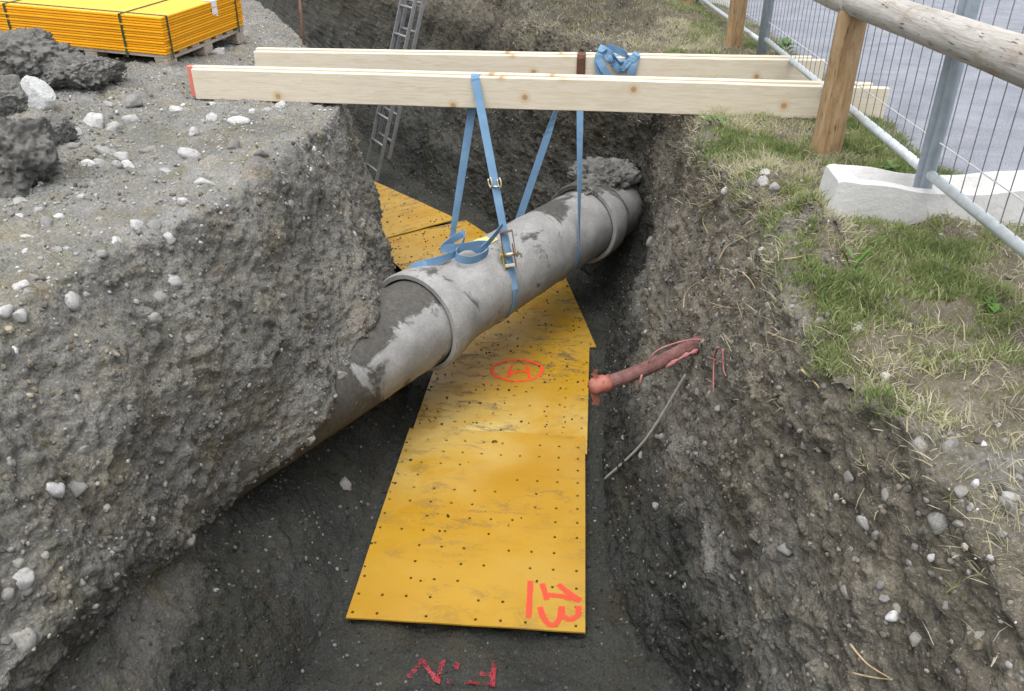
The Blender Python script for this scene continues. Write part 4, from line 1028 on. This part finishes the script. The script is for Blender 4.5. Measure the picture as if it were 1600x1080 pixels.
def band(axis, c, label):
    e = empty("packing_band", MW @ Vector((c, 0, 0) if axis == 'y' else (0, c, 0)))
    w = .018
    if axis == 'y': path_ = [(c, -.008, .09), (c, -.010, top_l + .003), (c, PW + .008, top_l + .003), (c, PW + .010, .09)]
    else: path_ = [(.016, c, .09), (.016, c, top_l + .003), (-PL - .014, c, top_l + .003), (-PL - .016, c, .09)]
    wv = Vector((1, 0, 0)) if axis == 'y' else Vector((0, 1, 0))
    pts = [MW @ Vector(p) for p in path_]; wv = MW.to_3x3() @ wv
    MB().ribbon([p - e.location for p in pts], wv, w, .0015).build("band", M_band, e)
    tag(e, label, "strap", "packing bands round the plate stack")
band('y', -.30, "dark green band over the front of the plate stack, nearer its right corner")
band('y', -1.20, "dark green band over the front of the plate stack, at the left picture edge")
band('x', .06, "dark green band on the right side of the stack, next to the near corner")
band('x', 1.02, "dark green band on the right side of the stack, at the far corner")
le = empty("paper_label", MW @ Vector((.014, .70, top_l)))
Vq = [MW @ Vector(p) - le.location for p in [(.013, .66, top_l - .09), (.013, .74, top_l - .12), (.014, .66, top_l + .002), (.014, .74, top_l + .002), (-.06, .66, top_l + .004), (-.06, .74, top_l + .004)]]
mesh_obj("sheet", Vq, [(0, 1, 3, 2), (2, 3, 5, 4)], M_paper, le); tag(le, "white paper label hanging down the right side of the yellow stack", "label")

# ------------------------------------------------------------------ soil clods and boulder on the left bank
def place_lump(px_, py_, w_px, h_px, depth, name, seed, mat, rough, label, cat, group=None):
    i = hit(px_, py_, 12)
    if i is None: p = on_z(px_, py_, 0); pz_ = project(p[None])[2][0]
    else: p = V[i]; pz_ = PZ[i]
    rx_ = w_px * pz_ / FPX / 2; rz_ = h_px * pz_ / FPX / 2
    return soil_lump(name, (p[0], p[1], p[2] + rz_ * .55), (rx_, depth, rz_ * 1.15), seed, mat, rough, 6, label, cat, group, rotz=seed * .7 % .6)
place_lump(35, 275, 150, 120, .26, "soil_clod", 31, M_clod, .38, "biggest dark clod of earth at the left picture edge, nearest the camera", "soil clod", "dark clods of excavated earth on the left bank")
place_lump(10, 172, 70, 62, .15, "soil_clod", 32, M_clod, .35, "greenish dark clod at the left picture edge beside the white boulder", "soil clod", "dark clods of excavated earth on the left bank")
place_lump(45, 116, 150, 74, .26, "soil_clod", 33, M_clod, .42, "dark clod of earth behind the white boulder", "soil clod", "dark clods of excavated earth on the left bank")
place_lump(125, 126, 150, 46, .24, "soil_clod", 34, M_clod, .45, "low dark clod of earth in front of the pallet's middle block", "soil clod", "dark clods of excavated earth on the left bank")
place_lump(20, 92, 120, 60, .25, "soil_clod", 36, M_clod, .42, "dark clod of earth under the left end of the pallet", "soil clod", "dark clods of excavated earth on the left bank")
place_lump(95, 210, 70, 34, .15, "soil_clod", 37, M_clod, .45, "flat crumbling clod between the white boulder and the pebbles", "soil clod", "dark clods of excavated earth on the left bank")
M_boulder = mat_simple("pale_boulder", (.46, .465, .45), .85, 0, .15, 8, .25, .25)
place_lump(62, 165, 48, 54, .09, "boulder", 35, M_boulder, .12, "smooth whitish boulder among the dark clods on the left bank", "boulder")

# ------------------------------------------------------------------ ladder
lb = on_z(577, 288, FLOOR); le_ = empty("ladder", (float(lb[0]), float(lb[1]), FLOOR))
wd = Vector((-.55, .83, 0)).normalized(); ln = Vector((.62, .42, 0))
def ladder_sec(off, l0, l1, width):
    upv = Vector((ln.x, ln.y, 2.35)).normalized(); nrm_ = upv.cross(wd).normalized()
    for s in (-1, 1):
        a = wd * (s * width / 2) + nrm_ * off
        M_ = Matrix((wd, nrm_, upv)).transposed().to_4x4()
        MB().box((-.010, -.018, l0), (.010, .018, l1), Matrix.Translation(a) @ M_, .003).build("stile", M_alu, le_)
    k = l0 + .18
    while k < l1:
        c = upv * k + nrm_ * off
        MB().tube([c - wd * width / 2, c + wd * width / 2], .014, 10).build("rung", M_alu, le_, True); k += .28
ladder_sec(0, .0, 3.3, .36); ladder_sec(-.075, .35, 3.7, .42)
tag(le_, "grey aluminium extension ladder leaning on the far trench wall", "ladder")

# ------------------------------------------------------------------ conduit, cable, pink string, stake
i0 = hit(1093, 528); P_end = V[i0]
cd0 = on_y(931, 604, P_end[1] - .12); cd1 = P_end + np.array([.06, .05, -.01])
ce = empty("corrugated_conduit", tuple(cd0))
n = 120; pts = []; rad = []
mid = (np.array(cd0) * .45 + np.array(cd1) * .55) + np.array([0, 0, -.02])
cpath = smooth_path([cd0, (np.array(cd0) + mid) / 2 + np.array([0, 0, -.008]), mid, cd1], n)
for k in range(n): rad.append(.032 if k % 2 else .0295)
MB().tube([Vector(tuple(p)) - ce.location for p in cpath], rad, 16).build("conduit_wall", M_conduit, ce, False)
tdir = Vector(tuple(cpath[6] - cpath[0])).normalized()
tp = [Vector(tuple(cpath[0])) - tdir * .03 + tdir * k * .012 - ce.location for k in range(9)]
o = MB().tube(tp, [.022, .033, .038, .036, .038, .035, .037, .035, .033], 14).build("end_tape", M_orange, ce, True)
for v in o.data.vertices: v.co += Vector((random.uniform(-.004, .004), random.uniform(-.004, .004), random.uniform(-.004, .004)))
rd = [Vector((0, 0, 0)), Vector((.012, -.01, -.035)), Vector((.020, -.012, -.06)), Vector((.014, -.015, -.078))]
MB().ribbon([p - tdir * .015 for p in rd], Vector((.7, .3, .3)), .03, .002).build("tape_end", M_orange, o)
rd2 = [Vector(tuple(cpath[8])) - ce.location + Vector((-.01, 0, .03)), Vector(tuple(cpath[8])) - ce.location + Vector((-.03, 0, .052)), Vector(tuple(cpath[8])) - ce.location + Vector((-.02, 0, .075))]
MB().ribbon(rd2, Vector((.8, .1, .3)), .018, .002).build("tape_end", M_orange, o)
st = [cpath[62], cpath[78] + np.array([-.02, -.03, .07]), cpath[96] + np.array([-.01, -.03, .06]), cpath[112] + np.array([0, -.04, .015])]
MB().tube([Vector(tuple(p)) - ce.location for p in smooth_path(st, 20)], .004, 6).build("string", M_pink, ce, True)
st = [cpath[84] + np.array([0, -.04, -.015]), cpath[96] + np.array([0, -.05, .0]), cpath[104] + np.array([0, -.05, -.005]), cpath[117] + np.array([0, -.05, .0])]
MB().tube([Vector(tuple(p)) - ce.location for p in smooth_path(st, 14)], [.004 + .004 * (k % 3) for k in range(14)], 6).build("string", M_pink, ce, True)
st = [cpath[58] + np.array([0, -.035, 0]), cpath[56] + np.array([0, -.04, -.03]), cpath[55] + np.array([0, -.04, -.05])]
MB().tube([Vector(tuple(p)) - ce.location for p in st], .005, 6).build("string", M_pink, ce, True)
tag(ce, "dirty red corrugated conduit with orange taped end sticking out of the right wall", "conduit")

def surf_path(pxs, lift):
    out = []
    for x, y in pxs:
        i = hit(x, y, 6)
        if i is not None: out.append(V[i] + NV[i] * lift)
    return out
a_ = surf_path([(1074, 588)], .01)[0]; b_ = surf_path([(950, 749)], .02)[0]; m_ = (np.array(a_) + b_) / 2 + np.array([.012, -.07, .0])
cb = empty("thin_cable", tuple(b_))
MB().tube([Vector(tuple(p)) - cb.location for p in smooth_path([b_, m_, a_], 30)], .0065, 8).build("cable", M_cable, cb, True)
tag(cb, "thin pale grey cable drooping from the right wall towards the floor", "cable")
def twig(name, chains, rads, mat, label, cat, group=None):
    e = None; pieces = []
    for c, r_ in zip(chains, rads):
        p = surf_path(c, .014)
        if len(p) < 2: continue
        if e is None: e = empty(name, tuple(p[0]))
        MB().tube([Vector(tuple(q)) - e.location for q in smooth_path(p, max(8, len(p) * 4))], list(np.linspace(r_, r_ * .5, max(8, len(p) * 4))), 6).build("strand", mat, e, True)
    if e: tag(e, label, cat, group)
twig("root", [[(1122, 545), (1119, 562), (1121, 590), (1122, 614)], [(1108, 560), (1122, 563), (1137, 563)], [(1106, 597), (1121, 600)]], [.005, .0025, .0025], M_pink, "pink sprayed rootlet on the right wall beside the conduit", "root")
twig("root", [[(1137, 545), (1138, 575), (1140, 588)]], [.004], M_pink, "short pink sprayed rootlet to the right of the longer pink one", "root")
root_px = [([(1070, 482), (1076, 458), (1098, 440), (1122, 432)], .004), ([(1113, 473), (1135, 480), (1155, 484)], .004), ([(1165, 425), (1178, 440), (1186, 452)], .005), ([(1208, 412), (1235, 405), (1265, 398)], .006),
           ([(1125, 408), (1140, 385), (1165, 372), (1185, 362)], .006), ([(1095, 325), (1115, 312), (1135, 300)], .005), ([(1155, 430), (1180, 430), (1200, 458)], .004), ([(1260, 575), (1275, 590), (1282, 610)], .006),
           ([(1198, 520), (1225, 528), (1250, 540)], .005), ([(1335, 1010), (1360, 1040), (1390, 1055)], .006), ([(1340, 1050), (1370, 1060), (1400, 1062)], .005), ([(1105, 365), (1103, 345), (1108, 330)], .004)]
where = ["high on the right wall under the grass edge", "right of the wall's long curved root", "on the soil mound's left flank", "across the front of the crumbly soil mound", "curving down the left side of the crumbly soil mound", "at the upper right wall beside the log post",
         "below the crumbly soil mound", "at the right bank below the dry grass", "poking from the right bank above the dry grass", "at the bottom right corner of the picture", "lowest at the bottom right corner", "left of the crumbly soil mound near the pipe hole"]
for (c, r_), w_ in zip(root_px, where): twig("root", [c], [r_ * .6], M_root, "pale dry root " + w_, "root", "dry roots sticking out of the right bank")
sp_ = on_y(470, 12, 9.2); i9 = hit(480, 62, 10); bz = V[i9] if i9 is not None else on_z(480, 62, 0)
se = empty("thin_stake", tuple(bz))
MB().tube([Vector((0, 0, -.05)), Vector((.01, 0, .35)), Vector((-.06, .05, .8))], [.012, .011, .009], 8).build("stick", M_stick, se, True)
tag(se, "thin reddish stick standing at the far edge of the left bank", "stick")

# ------------------------------------------------------------------ grass, dry straw and weeds
def blades(name, ids, lmin, lmax, wmin, wmax, tone, lean, seed, flat_=0.0, droop=.5):
    r = np.random.default_rng(seed); n = len(ids); base = V[ids] + r.normal(size=(n, 3)) * np.array([.008, .008, 0]); nv = NV[ids]
    upv = np.array([0, 0, 1.0]) * (1 - flat_) + nv * .3; rd_ = r.normal(size=(n, 3)); rd_[:, 2] *= .25; rd_ /= np.linalg.norm(rd_, axis=1)[:, None]
    d0 = upv + rd_ * lean * r.random((n, 1)); d0 /= np.linalg.norm(d0, axis=1)[:, None]
    L = r.uniform(lmin, lmax, n) * (.6 + .4 * r.random(n)); w = r.uniform(wmin, wmax, n)
    side = np.cross(d0, r.normal(size=(n, 3))); side /= np.linalg.norm(side, axis=1)[:, None]
    p1 = base + d0 * (L * .5)[:, None]; d1 = d0 + rd_ * droop * r.random((n, 1)) + np.array([0, 0, -.25]) * r.random((n, 1)); d1 /= np.linalg.norm(d1, axis=1)[:, None]
    p2 = p1 + d1 * (L * .5)[:, None]; base = base - nv * .006
    Q = np.stack([base - side * (w / 2)[:, None], base + side * (w / 2)[:, None], p1 + side * (w * .42)[:, None], p1 - side * (w * .42)[:, None], p2], 1).reshape(-1, 3)
    b5 = (np.arange(n) * 5)[:, None]
    F_ = np.concatenate([b5 + np.array([[0, 1, 2]]), b5 + np.array([[0, 2, 3]]), b5 + np.array([[3, 2, 4]])])
    return np_mesh(name, Q, F_, M_grass, None, True, dict(tone=np.repeat(np.clip(tone, 0, 1), 5)))
gr = np.random.default_rng(42)
patch = (fbm(T, 2.4, 3, .55, 60)).ravel(); patch2 = fbm(T, 7, 2, .5, 12).ravel()
xw = sstep(.52, .85, V[:, 0] + .12 * patch) * sstep(1.72, 1.45, V[:, 0])
wgt = area * topR.ravel() * (1 - nearbank.ravel()) * np.clip(.25 + 1.7 * patch + 1.1 * patch2, .015, 1.4) * (.12 + .88 * xw) * (V[:, 1] < 11.5) * (V[:, 1] > 1.3)
wgt = wgt * (.5 + 1.2 * sstep(1.5, 3, V[:, 1]) * sstep(6, 3, V[:, 1]))
wgt = wgt * (1 - .93 * farb.ravel())
ids = gr.choice(len(V), 120000, p=wgt / wgt.sum())
tone = np.clip(.37 + .28 * gr.normal(size=len(ids)) * .8 - .35 * patch[ids], 0, .85)
tag(blades("grass", ids, .015, .052, .0022, .005, tone, 1.7, 1), "short green grass along the right edge of the trench", "grass", kind="stuff")
# straw and dead grass along the broken edge
wd_ = area * (topR.ravel() * (.35 + 1.2 * np.exp(-((V[:, 0] - .75) / .16) ** 2)) + .35 * (wallR * sstep(-.45, -.1, zz)).ravel()) * (1 - .9 * farb.ravel()) * (V[:, 1] < 8) * (V[:, 1] > 1.2) * np.clip(.3 - 1.0 * patch + .8 * patch2, .03, 1.5)
ids = gr.choice(len(V), 19000, p=wd_ / wd_.sum())
tag(blades("dry_grass", ids, .03, .10, .0015, .0035, np.clip(gr.normal(.82, .12, len(ids)), .5, 1), 2.2, 2, .45, 1.3), "dry straw and dead grass tangled along the right trench edge", "grass", kind="stuff")
wl_ = area * (topL * (KP > 2.0)).ravel() * np.clip(.1 + 1.0 * patch + .8 * patch2, 0, 1.2) * (V[:, 1] < 8) + area * .25 * (wallL * sstep(-.3, -.02, zz)).ravel() * np.clip(patch2, 0, 1)
ids = gr.choice(len(V), 5200, p=wl_ / wl_.sum())
tag(blades("sparse_grass", ids, .010, .032, .0015, .003, np.clip(gr.normal(.62, .16, len(ids)), .2, 1), 2.4, 3, .4, 1.0), "sparse trampled yellowish grass on the left bank", "grass", kind="stuff")
wf_ = area * (topR * (KP < 15.6)).ravel() * (V[:, 1] > 7.2) * (V[:, 1] < 14) * np.clip(.2 + patch, .02, 1)
ids = gr.choice(len(V), 1400, p=wf_ / wf_.sum())
tag(blades("far_grass", ids, .03, .08, .003, .006, np.clip(gr.normal(.55, .2, len(ids)), 0, 1), 1.6, 4), "scattered grass on the far bank behind the beams", "grass", kind="stuff")
def weed(px_, py_, n, ll, lw, label, spread=.6, up_=.5):
    i = hit(px_, py_, 12)
    p = V[i] if i is not None else on_z(px_, py_, 0)
    e = empty("leafy_weed", tuple(p)); r = random.Random(px_)
    for k in range(n):
        a = r.random() * 6.28; L = ll * r.uniform(.6, 1.1); w = lw * r.uniform(.7, 1.1); h = up_ * r.uniform(.4, 1.2)
        dv = Vector((math.cos(a), math.sin(a), 0)); sv = Vector((-math.sin(a), math.cos(a), 0)); Vq = []
        c0 = dv * r.uniform(0, spread * ll * .6) + Vector((0, 0, r.uniform(0, up_ * ll * .5)))
        for t, ww in ((0, .12), (.25, .75), (.5, 1.0), (.75, .8), (1, .08)):
            c = c0 + dv * (L * t) + Vector((0, 0, L * (h * t - .55 * t * t)))
            Vq += [c - sv * w * ww * .5 + Vector((0, 0, .15 * w * ww)), c, c + sv * w * ww * .5 + Vector((0, 0, .15 * w * ww))]
        Fq = []
        for q in range(4):
            for s in (0, 1): Fq.append((q * 3 + s, q * 3 + s + 1, q * 3 + s + 4, q * 3 + s + 3))
        mesh_obj("leaf", Vq, Fq, M_leaf, e, True)
    tag(e, label, "weed", "green leafy weeds in the grass")
weed(1545, 478, 16, .055, .028, "broad-leaved green weed in the grass near the right picture edge", .9)
weed(1228, 72, 20, .10, .035, "bright green weed at the foot of the far fence upright", .8, 1.1)
weed(1122, 188, 22, .07, .02, "feathery weed hanging over the trench edge under the near beams", 1.2, .9)
weed(1332, 425, 6, .065, .014, "upright grassy weed below the concrete foot's left end", .3, 1.6)
weed(1395, 262, 9, .06, .03, "small clover weed between the log post and the concrete foot", .8, .8)
weed(1350, 440, 5, .07, .013, "long-leaved weed right of the crumbly soil mound", .3, 1.2)
